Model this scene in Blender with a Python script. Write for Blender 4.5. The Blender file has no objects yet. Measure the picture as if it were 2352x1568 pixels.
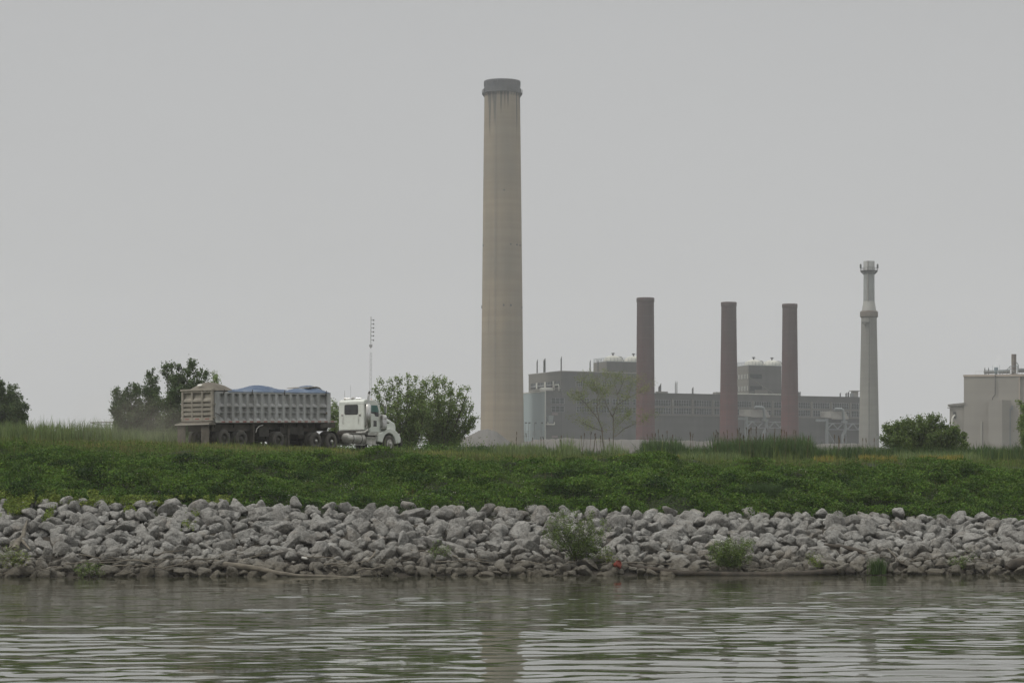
import bpy, math, random
import numpy as np
from mathutils import Vector, Matrix
R = math.radians
rng = np.random.default_rng(7); random.seed(7)
C = bpy.context.scene.collection
scene = bpy.context.scene

# ---------------------------------------------------------------- camera
CAMH = 3.0; F = 5839.0; U0 = 1176.0; V0 = 1158.0     # focal length / centre / horizon on a 2352 px wide picture
cd = bpy.data.cameras.new('camera'); cam = bpy.data.objects.new('camera', cd); C.objects.link(cam)
cam.location = (0, 0, CAMH); cam.rotation_euler = (R(90), 0, 0)
cd.sensor_width = 36; cd.lens = 36 * F / 2352; cd.shift_y = (V0 - 784) / 2352
cd.clip_start = 0.5; cd.clip_end = 20000
scene.camera = cam
def P(u, v, y): return Vector(((u - U0) * y / F, y, CAMH + (V0 - v) * y / F))

# ---------------------------------------------------------------- world, sun, exposure
SUN_EL, SUN_AZ = R(46), R(-106)      # azimuth measured from +Y towards +X
w = bpy.data.worlds.new('World'); scene.world = w; w.use_nodes = True
nt = w.node_tree; N = nt.nodes; L = nt.links
bg = N['Background']; bg.inputs['Strength'].default_value = 0.1
sky = N.new('ShaderNodeTexSky'); sky.sky_type = 'NISHITA'; sky.sun_disc = False
sky.sun_elevation = SUN_EL; sky.sun_rotation = SUN_AZ; sky.dust_density = 6; sky.air_density = 1.0
hs = N.new('ShaderNodeHueSaturation'); hs.inputs['Saturation'].default_value = 0.15; hs.inputs['Value'].default_value = 0.8
L.new(sky.outputs[0], hs.inputs['Color'])
tc = N.new('ShaderNodeTexCoord'); sx = N.new('ShaderNodeSeparateXYZ'); L.new(tc.outputs['Generated'], sx.inputs[0])
cr = N.new('ShaderNodeValToRGB'); L.new(sx.outputs['Z'], cr.inputs[0])
e = cr.color_ramp.elements
e[0].position = 0.0; e[0].color = (0.512, 0.514, 0.516, 1)
e[1].position = 1.0; e[1].color = (1.32, 1.33, 1.30, 1)
for p, c in ((0.08, (0.500, 0.503, 0.506, 1)), (0.20, (0.458, 0.463, 0.468, 1)), (0.42, (0.72, 0.73, 0.72, 1))):
    k = e.new(p); k.color = c
nz = N.new('ShaderNodeTexNoise'); nz.inputs['Scale'].default_value = 3.0; nz.inputs['Detail'].default_value = 3
mp = N.new('ShaderNodeMapping'); mp.inputs['Scale'].default_value = (1, 1, 3); L.new(tc.outputs['Generated'], mp.inputs[0]); L.new(mp.outputs[0], nz.inputs['Vector'])
mr = N.new('ShaderNodeMapRange'); mr.inputs[1].default_value = 0.3; mr.inputs[2].default_value = 0.7; mr.inputs[3].default_value = 10.6; mr.inputs[4].default_value = 11.0
L.new(nz.outputs[0], mr.inputs[0])
vm = N.new('ShaderNodeVectorMath'); vm.operation = 'SCALE'; L.new(cr.outputs[0], vm.inputs[0]); L.new(mr.outputs[0], vm.inputs['Scale'])
mx = N.new('ShaderNodeMixRGB'); mx.inputs[0].default_value = 0.10; L.new(vm.outputs[0], mx.inputs[1]); L.new(hs.outputs[0], mx.inputs[2])
L.new(mx.outputs[0], bg.inputs['Color'])
sd = bpy.data.lights.new('sun', 'SUN'); sun = bpy.data.objects.new('sun', sd); C.objects.link(sun)
sd.energy = 1.3; sd.angle = R(16); sd.color = (1.0, 0.95, 0.88)
dirv = Vector((math.sin(SUN_AZ) * math.cos(SUN_EL), math.cos(SUN_AZ) * math.cos(SUN_EL), math.sin(SUN_EL)))
sun.rotation_euler = dirv.to_track_quat('Z', 'Y').to_euler(); sun.location = (-100, 60, 200)
vs = scene.view_settings; vs.view_transform = 'Standard'; vs.look = 'None'; vs.exposure = 0.0; vs.gamma = 1.0
scene.cycles.max_bounces = 6; scene.cycles.volume_bounces = 1; scene.cycles.transparent_max_bounces = 6

# ---------------------------------------------------------------- materials
def nodes(name):
    m = bpy.data.materials.new(name); m.use_nodes = True
    t = m.node_tree; b = t.nodes['Principled BSDF']
    return m, t, t.nodes, t.links, b
def mat(name, c1, c2=None, scale=1.0, stretch=(1, 1, 1), rough=0.7, bump=0.0, bscale=None, metal=0.0, spec=0.3, lo=0.35, hi=0.65,
        fine=None, fscale=8.0, ffac=0.5, island=0.0, world=False, trans=0.0):
    m, t, N, L, b = nodes(name)
    b.inputs['Roughness'].default_value = rough; b.inputs['Metallic'].default_value = metal
    b.inputs['Specular IOR Level'].default_value = spec
    if c2 is None: c2 = tuple(x * 0.8 for x in c1)
    if world:
        g = N.new('ShaderNodeNewGeometry'); src = g.outputs['Position']
    else:
        g = N.new('ShaderNodeTexCoord'); src = g.outputs['Object']
    mp = N.new('ShaderNodeMapping'); mp.inputs['Scale'].default_value = stretch; L.new(src, mp.inputs[0])
    n1 = N.new('ShaderNodeTexNoise'); n1.inputs['Scale'].default_value = scale; n1.inputs['Detail'].default_value = 5; n1.inputs['Roughness'].default_value = 0.6
    L.new(mp.outputs[0], n1.inputs['Vector'])
    r = N.new('ShaderNodeMapRange'); r.inputs[1].default_value = lo; r.inputs[2].default_value = hi; L.new(n1.outputs[0], r.inputs[0])
    mxr = N.new('ShaderNodeMixRGB'); L.new(r.outputs[0], mxr.inputs[0]); mxr.inputs[1].default_value = (*c1, 1); mxr.inputs[2].default_value = (*c2, 1)
    out = mxr.outputs[0]
    if fine:
        n2 = N.new('ShaderNodeTexNoise'); n2.inputs['Scale'].default_value = fscale; n2.inputs['Detail'].default_value = 6; n2.inputs['Roughness'].default_value = 0.7
        L.new(src, n2.inputs['Vector'])
        r2 = N.new('ShaderNodeMapRange'); r2.inputs[1].default_value = 0.5; r2.inputs[2].default_value = 0.7; r2.inputs[4].default_value = ffac; L.new(n2.outputs[0], r2.inputs[0])
        m2 = N.new('ShaderNodeMixRGB'); L.new(r2.outputs[0], m2.inputs[0]); L.new(out, m2.inputs[1]); m2.inputs[2].default_value = (*fine, 1); out = m2.outputs[0]
    if island:
        gg = N.new('ShaderNodeNewGeometry')
        r3 = N.new('ShaderNodeMapRange'); r3.inputs[3].default_value = 1 - island; r3.inputs[4].default_value = 1 + island; L.new(gg.outputs['Random Per Island'], r3.inputs[0])
        hv = N.new('ShaderNodeHueSaturation'); L.new(r3.outputs[0], hv.inputs['Value']); L.new(out, hv.inputs['Color'])
        r4 = N.new('ShaderNodeMapRange'); r4.inputs[3].default_value = 0.5 - island * 0.05; r4.inputs[4].default_value = 0.5 + island * 0.04
        ma = N.new('ShaderNodeMath'); ma.operation = 'FRACT'; mb = N.new('ShaderNodeMath'); mb.operation = 'MULTIPLY'; mb.inputs[1].default_value = 17.3
        L.new(gg.outputs['Random Per Island'], mb.inputs[0]); L.new(mb.outputs[0], ma.inputs[0]); L.new(ma.outputs[0], r4.inputs[0]); L.new(r4.outputs[0], hv.inputs['Hue'])
        out = hv.outputs[0]
    L.new(out, b.inputs['Base Color'])
    if bump:
        n3 = N.new('ShaderNodeTexNoise'); n3.inputs['Scale'].default_value = bscale or scale * 4; n3.inputs['Detail'].default_value = 6; n3.inputs['Roughness'].default_value = 0.65
        L.new(src, n3.inputs['Vector'])
        bp = N.new('ShaderNodeBump'); bp.inputs['Strength'].default_value = 1.0; bp.inputs['Distance'].default_value = bump; L.new(n3.outputs[0], bp.inputs['Height']); L.new(bp.outputs[0], b.inputs['Normal'])
    if trans:
        tr = N.new('ShaderNodeBsdfTranslucent'); L.new(out, tr.inputs[0]); ms = N.new('ShaderNodeMixShader'); ms.inputs[0].default_value = trans
        o = N['Material Output']; L.new(b.outputs[0], ms.inputs[1]); L.new(tr.outputs[0], ms.inputs[2]); L.new(ms.outputs[0], o.inputs[0])
    return m

MT = {}
MT['white'] = mat('white_paint', (.66, .69, .64), (.58, .60, .55), 1.5, rough=.35, spec=.5, fine=(.42, .40, .34), fscale=2.5, ffac=.35)
MT['chrome'] = mat('chrome', (.60, .60, .59), (.36, .35, .33), 3, rough=.28, metal=.85, fine=(.2, .17, .14), fscale=5)
MT['alu'] = mat('brushed_aluminium', (.50, .49, .46), (.34, .33, .30), 2.5, rough=.45, metal=.35, fine=(.24, .21, .17), fscale=5)
MT['trailer'] = mat('dirty_trailer_metal', (.43, .435, .435), (.25, .25, .245), .8, stretch=(1.2, 1, .35), rough=.6, fine=(.20, .19, .175), fscale=3.5, ffac=.7)
MT['gate'] = mat('dusty_gate_metal', (.27, .248, .208), (.19, .176, .15), .9, rough=.8, fine=(.36, .32, .26), fscale=4)
MT['dark'] = mat('dark_metal', (.035, .033, .03), (.07, .062, .052), 2, rough=.7)
MT['underside'] = mat('dusty_chassis', (.045, .04, .035), (.10, .088, .072), 1.5, rough=.85)
MT['rubber'] = mat('dusty_rubber', (.055, .052, .048), (.10, .092, .08), 3, rough=.85)
MT['flap'] = mat('mud_flap_rubber', (.13, .115, .095), (.075, .067, .056), 2, rough=.9)
MT['tarp'] = mat('blue_tarpaulin', (.040, .072, .14), (.085, .125, .19), 1.2, stretch=(.5, 2, 1), rough=.55, fine=(.22, .24, .27), fscale=2.2, ffac=.5, bump=.02, bscale=3)
MT['tarpdirt'] = mat('dusty_tarpaulin', (.17, .155, .125), (.125, .112, .092), 1.5, rough=.9)
MT['glass'] = mat('dark_glass', (.016, .018, .018), (.028, .03, .028), 2, rough=.12, spec=.6)
MT['tealglass'] = mat('teal_glass', (.03, .10, .085), (.05, .16, .13), 4, rough=.1, spec=.6)
MT['red'] = mat('red_lens', (.30, .03, .02), (.2, .02, .015), 5, rough=.3)
MT['redtape'] = mat('red_reflective_tape', (.28, .055, .05), (.20, .07, .06), 4, rough=.4)
MT['sticker'] = mat('white_sticker', (.62, .61, .56), rough=.5)
MT['amber'] = mat('amber_lens', (.55, .18, .03), rough=.3)
# --- rocks
def rockmat():
    m, t, N, L, b = nodes('limestone_boulder')
    b.inputs['Roughness'].default_value = .9; b.inputs['Specular IOR Level'].default_value = .2
    g = N.new('ShaderNodeNewGeometry'); pos = g.outputs['Position']; oi = N.new('ShaderNodeObjectInfo')
    def noise(s, d=5, r=.6):
        n = N.new('ShaderNodeTexNoise'); n.inputs['Scale'].default_value = s; n.inputs['Detail'].default_value = d; n.inputs['Roughness'].default_value = r; L.new(pos, n.inputs['Vector']); return n.outputs[0]
    def rmp(v, a, b_, c=0, d=1):
        r = N.new('ShaderNodeMapRange'); r.inputs[1].default_value = a; r.inputs[2].default_value = b_; r.inputs[3].default_value = c; r.inputs[4].default_value = d; L.new(v, r.inputs[0]); return r.outputs[0]
    def mixc(f, a, c, mode='MIX'):
        x = N.new('ShaderNodeMixRGB'); x.blend_type = mode; L.new(f, x.inputs[0])
        for i, q in ((1, a), (2, c)):
            if isinstance(q, tuple): x.inputs[i].default_value = (*q, 1)
            else: L.new(q, x.inputs[i])
        return x.outputs[0]
    col = mixc(rmp(noise(1.1), .35, .65), (.58, .57, .54), (.32, .315, .295))
    col = mixc(rmp(noise(.9, 3), .55, .7, 0, .5), col, (.36, .30, .23))
    col = mixc(rmp(g.outputs['Random Per Island'], 0, 1, 0, .5), col, (.22, .205, .185))
    col = mixc(rmp(noise(5.5, 7, .75), .47, .66, 0, .9), col, (.125, .12, .112))
    col = mixc(rmp(noise(13, 4, .7), .52, .68, 0, .6), col, (.52, .51, .48))
    sp = N.new('ShaderNodeSeparateXYZ'); L.new(pos, sp.inputs[0])
    ad = N.new('ShaderNodeMath'); ad.operation = 'MULTIPLY_ADD'; L.new(noise(1.5), ad.inputs[0]); ad.inputs[1].default_value = -.9; L.new(sp.outputs['Z'], ad.inputs[2])
    col = mixc(rmp(ad.outputs[0], .35, -.35, 0, .75), col, (.075, .065, .045))
    col = mixc(rmp(ad.outputs[0], .95, .1, 0, .35), col, (.17, .145, .10))
    L.new(col, b.inputs['Base Color'])
    bp = N.new('ShaderNodeBump'); bp.inputs['Distance'].default_value = .30; bp.inputs['Strength'].default_value = 1
    mm = N.new('ShaderNodeMath'); mm.operation = 'ADD'; L.new(noise(5, 8, .7), mm.inputs[0])
    vo = N.new('ShaderNodeTexVoronoi'); vo.feature = 'DISTANCE_TO_EDGE'; vo.inputs['Scale'].default_value = 1.9
    va = N.new('ShaderNodeVectorMath'); va.operation = 'MULTIPLY_ADD'; nc = N.new('ShaderNodeTexNoise'); nc.inputs['Scale'].default_value = 1.8; nc.inputs['Detail'].default_value = 4; L.new(pos, nc.inputs['Vector']); L.new(nc.outputs['Color'], va.inputs[0]); va.inputs[1].default_value = (1.6, 1.6, 1.6); L.new(pos, va.inputs[2]); L.new(va.outputs[0], vo.inputs['Vector'])
    L.new(rmp(vo.outputs['Distance'], 0, .05, 0, .12), mm.inputs[1]); L.new(mm.outputs[0], bp.inputs['Height']); L.new(bp.outputs[0], b.inputs['Normal'])
    return m
MT['rock'] = rockmat()
MT['wood'] = mat('weathered_driftwood', (.19, .17, .135), (.10, .088, .07), 3, stretch=(1, 1, 3), rough=.9, bump=.02, bscale=14)
MT['darkwood'] = mat('wet_dark_driftwood', (.075, .062, .048), (.035, .03, .024), 3, rough=.8, bump=.03, bscale=9)
# --- vegetation
MT['weed'] = mat('weed_leaf', (.100, .182, .026), (.034, .072, .013), .75, stretch=(1, 1.6, 1), rough=.6, spec=.08, fine=(.14, .18, .045), fscale=1.3, ffac=.5, island=.45, world=True, trans=.25)  # darker second tone paints shaded hollows into the leaf colour
MT['shadeweed'] = mat('shade_toned_weed_leaf', (.030, .066, .014), (.020, .042, .010), 1.2, rough=.6, spec=.08, island=.4, world=True, trans=.2)  # darker copy of the weed leaf; shade of the hollows put into the colour
MT['weedhi'] = mat('bright_weed_leaf', (.20, .25, .05), (.13, .18, .04), 1.2, rough=.6, spec=.08, island=.4, world=True, trans=.25)
MT['grass'] = mat('grass_blade', (.095, .150, .036), (.12, .145, .048), .35, rough=.65, spec=.08, fine=(.17, .18, .07), fscale=.9, ffac=.5, island=.45, world=True, trans=.25)
MT['drygrass'] = mat('dry_grass_blade', (.20, .155, .07), (.13, .12, .05), 1, rough=.7, spec=.08, island=.4, world=True, trans=.2)
MT['yellowgrass'] = mat('yellow_grass_blade', (.22, .23, .06), (.16, .19, .05), 1, rough=.7, spec=.08, island=.4, world=True, trans=.2)
MT['gold'] = mat('golden_dodder', (.27, .22, .05), (.19, .18, .05), 1, rough=.7, spec=.08, island=.4, world=True, trans=.2)
MT['reed'] = mat('reed_blade', (.08, .13, .042), (.05, .088, .03), .6, rough=.55, spec=.08, island=.4, world=True, trans=.25)
MT['palereed'] = mat('pale_reed_blade', (.17, .22, .09), (.12, .165, .065), .6, rough=.55, spec=.08, island=.35, world=True, trans=.25)
MT['cattail'] = mat('cattail_head', (.115, .082, .045), (.065, .045, .026), 3, rough=.95, island=.4, world=True)
MT['flower'] = mat('pale_pink_blossom', (.42, .36, .36), (.30, .28, .25), 3, rough=.8, island=.4, world=True)
MT['soil'] = mat('soil', (.028, .040, .014), (.018, .026, .010), .8, rough=.95, fine=(.035, .038, .02), fscale=3, bump=.1, bscale=3, world=True)
_t = MT['soil'].node_tree; _b = _t.nodes['Principled BSDF']; _src = _b.inputs['Base Color'].links[0].from_socket
_g = _t.nodes.new('ShaderNodeNewGeometry'); _s = _t.nodes.new('ShaderNodeSeparateXYZ'); _t.links.new(_g.outputs['Position'], _s.inputs[0])
_r = _t.nodes.new('ShaderNodeMapRange'); _r.inputs[1].default_value = 2.2; _r.inputs[2].default_value = 2.7; _t.links.new(_s.outputs['Z'], _r.inputs[0])
_m = _t.nodes.new('ShaderNodeMixRGB'); _t.links.new(_r.outputs[0], _m.inputs[0]); _m.inputs[1].default_value = (.06, .052, .042, 1); _t.links.new(_src, _m.inputs[2]); _t.links.new(_m.outputs[0], _b.inputs['Base Color'])
MT['leafpoplar'] = mat('poplar_leaf', (.20, .27, .09), (.14, .195, .065), .5, rough=.5, spec=.08, island=.4, world=True, trans=.35)
MT['leafdark'] = mat('dark_poplar_leaf', (.105, .15, .058), (.07, .105, .045), .5, rough=.5, spec=.08, island=.4, world=True, trans=.3)
MT['leafwillow'] = mat('willow_leaf', (.14, .20, .055), (.095, .14, .045), .7, rough=.55, spec=.08, island=.4, world=True, trans=.3)
MT['leafpale'] = mat('pale_spring_leaf', (.22, .26, .09), (.17, .21, .07), .7, rough=.55, spec=.08, island=.4, world=True, trans=.3)
MT['bark'] = mat('grey_bark', (.10, .088, .070), (.062, .054, .043), 3, rough=.9, bump=.02, bscale=15)
MT['palebark'] = mat('pale_bark', (.21, .19, .15), (.11, .095, .075), 1.2, rough=.9, world=True)
# --- plant
def concrete(name, c1, c2, band=.25, stain=False, ztop=0, soot=None):
    m, t, N, L, b = nodes(name); b.inputs['Roughness'].default_value = .9; b.inputs['Specular IOR Level'].default_value = .15
    g = N.new('ShaderNodeTexCoord'); src = g.outputs['Object']
    def noise(scale, st, d=4):
        mp = N.new('ShaderNodeMapping'); mp.inputs['Scale'].default_value = st; L.new(src, mp.inputs[0])
        n = N.new('ShaderNodeTexNoise'); n.inputs['Scale'].default_value = scale; n.inputs['Detail'].default_value = d; L.new(mp.outputs[0], n.inputs['Vector']); return n.outputs[0]
    def rmp(v, a, b_, c=0, d=1):
        r = N.new('ShaderNodeMapRange'); r.inputs[1].default_value = a; r.inputs[2].default_value = b_; r.inputs[3].default_value = c; r.inputs[4].default_value = d; L.new(v, r.inputs[0]); return r.outputs[0]
    def mixc(f, a, c):
        x = N.new('ShaderNodeMixRGB'); L.new(f, x.inputs[0])
        for i, q in ((1, a), (2, c)):
            if isinstance(q, tuple): x.inputs[i].default_value = (*q, 1)
            else: L.new(q, x.inputs[i])
        return x.outputs[0]
    col = mixc(rmp(noise(.06, (1, 1, .6)), .38, .62), c1, c2)
    col = mixc(rmp(noise(.35, (.02, .02, 1)), .42, .6, 0, band), col, tuple(x * .62 for x in c1))
    col = mixc(rmp(noise(.5, (1, 1, .03)), .45, .65, 0, band * .7), col, tuple(x * .7 for x in c2))
    if stain:
        sp = N.new('ShaderNodeSeparateXYZ'); L.new(src, sp.inputs[0])
        h = rmp(sp.outputs['Z'], ztop - 32, ztop - 7)
        s = noise(.55, (1, 1, .035), 2)
        ml = N.new('ShaderNodeMath'); ml.operation = 'MULTIPLY_ADD'; L.new(h, ml.inputs[0]); ml.inputs[1].default_value = .22; L.new(s, ml.inputs[2])
        col = mixc(rmp(ml.outputs[0], .72, .80, 0, .8), col, (.05, .05, .05))
    if soot:
        sp = N.new('ShaderNodeSeparateXYZ'); L.new(src, sp.inputs[0]); ml = N.new('ShaderNodeMath'); ml.operation = 'MULTIPLY_ADD'
        L.new(rmp(sp.outputs['Z'], 30, 78), ml.inputs[0]); ml.inputs[1].default_value = .9; L.new(noise(.12, (1, 1, .4)), ml.inputs[2])
        col = mixc(rmp(ml.outputs[0], .55, 1.35, 0, .9), col, soot)
    L.new(col, b.inputs['Base Color']); return m
ZT = CAMH + (V0 - 187) * 1000 / F
MT['bigconc'] = concrete('chimney_concrete', (.30, .245, .175), (.24, .208, .16), .3, True, ZT)
MT['cap'] = mat('dark_chimney_crown', (.085, .09, .10), (.12, .12, .125), .15, rough=.9)
MT['brick'] = concrete('dark_red_brick', (.115, .040, .038), (.075, .031, .031), .6, soot=(.052, .034, .032))
MT['brickcap'] = mat('sooty_brick', (.06, .042, .04), (.08, .05, .045), .5, rough=.95)
MT['slimconc'] = concrete('grey_concrete_shaft', (.235, .23, .205), (.19, .187, .173), .3)
MT['neck'] = concrete('pale_steel_neck', (.29, .30, .295), (.24, .25, .25), .3)
MT['conewhite'] = mat('pale_cone', (.37, .37, .35), (.30, .295, .275), .3, rough=.8)
MT['rust'] = mat('rusty_collar', (.12, .095, .075), (.17, .155, .135), .5, rough=.95)
MT['wall'] = concrete('brown_grey_brickwork', (.115, .115, .11), (.082, .082, .08), .5)
MT['wall2'] = concrete('lit_side_and_trim_brickwork', (.175, .168, .148), (.145, .14, .125), .3)  # lighter wall copy: light on left faces put into colour; also pilasters, roof duct
MT['bluewall'] = mat('pale_blue_cladding', (.30, .36, .37), (.27, .33, .345), .08, stretch=(2, 2, .1), rough=.7)
MT['pane'] = mat('dim_window_glass', (.012, .014, .018), (.035, .04, .048), .6, rough=.6, spec=.08)
MT['mullion'] = mat('pale_mullion', (.36, .38, .37), (.12, .13, .13), .25, rough=.8)
MT['steel'] = mat('pale_painted_steel', (.22, .24, .245), (.16, .175, .18), .3, rough=.7)
MT['duct'] = mat('dusty_duct_metal', (.27, .26, .235), (.19, .18, .165), .3, rough=.85)
MT['tankwhite'] = mat('white_tank_paint', (.54, .535, .48), (.45, .445, .40), .4, rough=.6)
MT['vent'] = mat('dark_vent_steel', (.06, .065, .065), (.09, .09, .09), .8, rough=.7)
MT['tanwall'] = concrete('tan_metal_cladding', (.315, .295, .262), (.29, .272, .245), .16)
MT['tantrim'] = mat('pinkish_roof_trim', (.44, .37, .31), (.38, .33, .285), .5, rough=.7)
MT['gravel'] = mat('pale_gravel', (.14, .135, .125), (.105, .10, .092), .15, rough=.95, fine=(.18, .16, .14), fscale=.5, world=True)
MT['mast'] = mat('galvanised_mast', (.42, .42, .42), (.36, .34, .34), .3, rough=.6)
MT['orange'] = mat('faded_red_plastic', (.24, .05, .03), (.19, .04, .028), 4, rough=.5)

# ---------------------------------------------------------------- mesh helpers
def tag(o, label=None, cat=None, group=None, kind=None):
    if label: o['label'] = label
    if cat: o['category'] = cat
    if group: o['group'] = group
    if kind: o['kind'] = kind
    return o
def empty(name, loc=(0, 0, 0), rz=0, label=None, cat=None, group=None):
    o = bpy.data.objects.new(name, None); C.objects.link(o); o.location = loc; o.rotation_euler = (0, 0, rz); o.empty_display_size = .5
    return tag(o, label, cat, group)
def link(name, me, m, parent=None):
    if m and not me.materials: me.materials.append(m)
    o = bpy.data.objects.new(name, me); C.objects.link(o)
    if parent: o.parent = parent
    return o
def mesh_np(name, V, Fc, m, parent=None, smooth=False):
    V = np.asarray(V, np.float32); Fc = np.asarray(Fc, np.int32); k = Fc.shape[1]
    me = bpy.data.meshes.new(name); me.vertices.add(len(V)); me.vertices.foreach_set('co', V.ravel())
    me.loops.add(Fc.size); me.loops.foreach_set('vertex_index', Fc.ravel())
    me.polygons.add(len(Fc)); me.polygons.foreach_set('loop_start', np.arange(0, Fc.size, k, dtype=np.int32))
    me.polygons.foreach_set('loop_total', np.full(len(Fc), k, np.int32))
    me.polygons.foreach_set('use_smooth', np.full(len(Fc), smooth, bool))
    me.update(calc_edges=True)
    return link(name, me, m, parent)
class MB:
    def __init__(s): s.v = []; s.f = []; s.sm = []
    def add(s, vs, fs, sm=False):
        n = len(s.v); s.v += [tuple(p) for p in vs]; s.f += [tuple(i + n for i in f) for f in fs]; s.sm += [sm] * len(fs); return s
    def box(s, x0, x1, y0, y1, z0, z1):
        return s.add([(x0, y0, z0), (x1, y0, z0), (x1, y1, z0), (x0, y1, z0), (x0, y0, z1), (x1, y0, z1), (x1, y1, z1), (x0, y1, z1)],
                     [(0, 3, 2, 1), (4, 5, 6, 7), (0, 1, 5, 4), (1, 2, 6, 5), (2, 3, 7, 6), (3, 0, 4, 7)])
    def hexa(s, bot, top):
        return s.add(list(bot) + list(top), [(0, 3, 2, 1), (4, 5, 6, 7), (0, 1, 5, 4), (1, 2, 6, 5), (2, 3, 7, 6), (3, 0, 4, 7)])
    def prism(s, pts, y0, y1):      # polygon in x,z extruded along y
        n = len(pts); vs = [(a, y0, b) for a, b in pts] + [(a, y1, b) for a, b in pts]
        return s.add(vs, [tuple(range(n)), tuple(range(2 * n - 1, n - 1, -1))] + [(i, i + n, (i + 1) % n + n, (i + 1) % n) for i in range(n)])
    def tube(s, pts, rad, n=8, caps=True):
        pts = [Vector(p) for p in pts]
        if not hasattr(rad, '__len__'): rad = [rad] * len(pts)
        vs = []; up = None
        for i, p in enumerate(pts):
            d = (pts[min(i + 1, len(pts) - 1)] - pts[max(i - 1, 0)]).normalized()
            if up is None: up = Vector((0, 0, 1)) if abs(d.z) < .9 else Vector((1, 0, 0))
            a = d.cross(up).normalized(); b = a.cross(d).normalized(); up = b
            for k in range(n):
                t = 2 * math.pi * k / n; vs.append(p + (a * math.cos(t) + b * math.sin(t)) * rad[i])
        fs = [(i * n + k, i * n + (k + 1) % n, (i + 1) * n + (k + 1) % n, (i + 1) * n + k) for i in range(len(pts) - 1) for k in range(n)]
        s.add(vs, fs, n > 5)
        if caps: s.add(vs[:n], [tuple(range(n - 1, -1, -1))]); s.add(vs[-n:], [tuple(range(n))])
        return s
    def lathe(s, prof, n=32, c=(0, 0, 0), axis='z', sm=True):   # prof: (radius, height)
        vs = []
        for r, h in prof:
            for k in range(n):
                t = 2 * math.pi * k / n; a, b = r * math.cos(t), r * math.sin(t)
                vs.append((c[0] + a, c[1] + b, c[2] + h) if axis == 'z' else ((c[0] + a, c[1] + h, c[2] + b) if axis == 'y' else (c[0] + h, c[1] + a, c[2] + b)))
        fs = [(i * n + k, i * n + (k + 1) % n, (i + 1) * n + (k + 1) % n, (i + 1) * n + k) for i in range(len(prof) - 1) for k in range(n)]
        return s.add(vs, fs, sm)
    def sheet(s, grid, sm=True):    # grid[i][j] of points
        m_, n_ = len(grid), len(grid[0]); vs = [p for r_ in grid for p in r_]
        return s.add(vs, [(i * n_ + j, i * n_ + j + 1, (i + 1) * n_ + j + 1, (i + 1) * n_ + j) for i in range(m_ - 1) for j in range(n_ - 1)], sm)
    def map(s, fn): s.v = [tuple(fn(Vector(p))) for p in s.v]; return s
    def build(s, name, m, parent=None, bevel=0):
        me = bpy.data.meshes.new(name); me.from_pydata(s.v, [], s.f); me.polygons.foreach_set('use_smooth', s.sm); me.update()
        o = link(name, me, MT[m] if isinstance(m, str) else m, parent)
        if bevel:
            b = o.modifiers.new('bevel', 'BEVEL'); b.width = bevel; b.segments = 2; b.limit_method = 'ANGLE'; b.angle_limit = R(40)
        return o
def hash2(ix, iy, seed):
    h = (ix.astype(np.int64) * 374761393 + iy.astype(np.int64) * 668265263 + seed * 982451653) & 0x7fffffff
    h = ((h ^ (h >> 13)) * 1274126177) & 0x7fffffff
    return ((h ^ (h >> 16)) & 0xffff) / 65535.0
def vnoise(x, y, s, seed=0):
    x = np.asarray(x, float) / s; y = np.asarray(y, float) / s; ix = np.floor(x); iy = np.floor(y); fx = x - ix; fy = y - iy
    fx = fx * fx * (3 - 2 * fx); fy = fy * fy * (3 - 2 * fy)
    a = hash2(ix, iy, seed); b = hash2(ix + 1, iy, seed); c = hash2(ix, iy + 1, seed); d = hash2(ix + 1, iy + 1, seed)
    return (a * (1 - fx) + b * fx) * (1 - fy) + (c * (1 - fx) + d * fx) * fy

# ---------------------------------------------------------------- ground and water
def lines(x):
    t = np.clip(np.asarray(x, float) / 21, -2.2, 2.2)
    yw = 107.0 + 2.2 * t; yr = yw + 7.2; zr = 2.68 - .38 * t; yc = yr + 11.5; zc = 4.86 - .22 * t + .14 * t * t - .25 * np.clip(-t - .5, 0, 1) * 0 + .35 * np.clip((-x - 15) / 6, 0, 1)
    zp = 6.38 - .05 * np.clip(x + 4, 0, 13)
    return yw, yr, zr, yc, zc, zp
def terr(x, y, bumps=True):
    x = np.asarray(x, float); y = np.asarray(y, float); yw, yr, zr, yc, zc, zp = lines(x)
    z = np.where(y < yr, (y - yw) / (yr - yw) * zr, 0)
    z = np.maximum(z, -3.0)
    k = np.clip((y - yr) / (yc - yr), 0, 1); z = np.where(y >= yr, zr + (zc - zr) * (k ** .92), z)
    Lp = np.clip(148.5 + (x + 18.5) * 1.43 - yc, 22, 42); k = np.clip((y - yc) / Lp, 0, 1); z = np.where(y >= yc, zc + (zp - zc) * k, z)
    k = np.clip((y - 245) / 90, 0, 1); z = z - k * (z - 3.6) * (y > 245)
    if bumps:
        on = np.clip((y - yr - .1) / .8, 0, 1) * np.clip((yc + 9 - y) / 9, .15, 1)
        xs = x + y * .9
        z = z + on * (1.0 * (vnoise(xs, y * 1.5, 1.9, 1) - .5) + .4 * (vnoise(xs, y, .9, 2) - .5) + .5 * (vnoise(x, y, 7, 3) - .5))
    return z
xs = np.unique(np.concatenate([[-2000, -1000, -500, -250, -150, -100, -70, -50, -40], np.arange(-34, 34.01, .22), [40, 50, 70, 100, 150, 250, 500, 1000, 2000]]))
ys = np.unique(np.concatenate([[-400, -200, -50, 40, 80, 95], np.arange(100, 130, .22), np.arange(130, 160, 1.5), np.arange(160, 350, 10), [400, 600, 900, 1500, 2200]]))
X, Y = np.meshgrid(xs, ys); Z = terr(X, Y)
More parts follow.
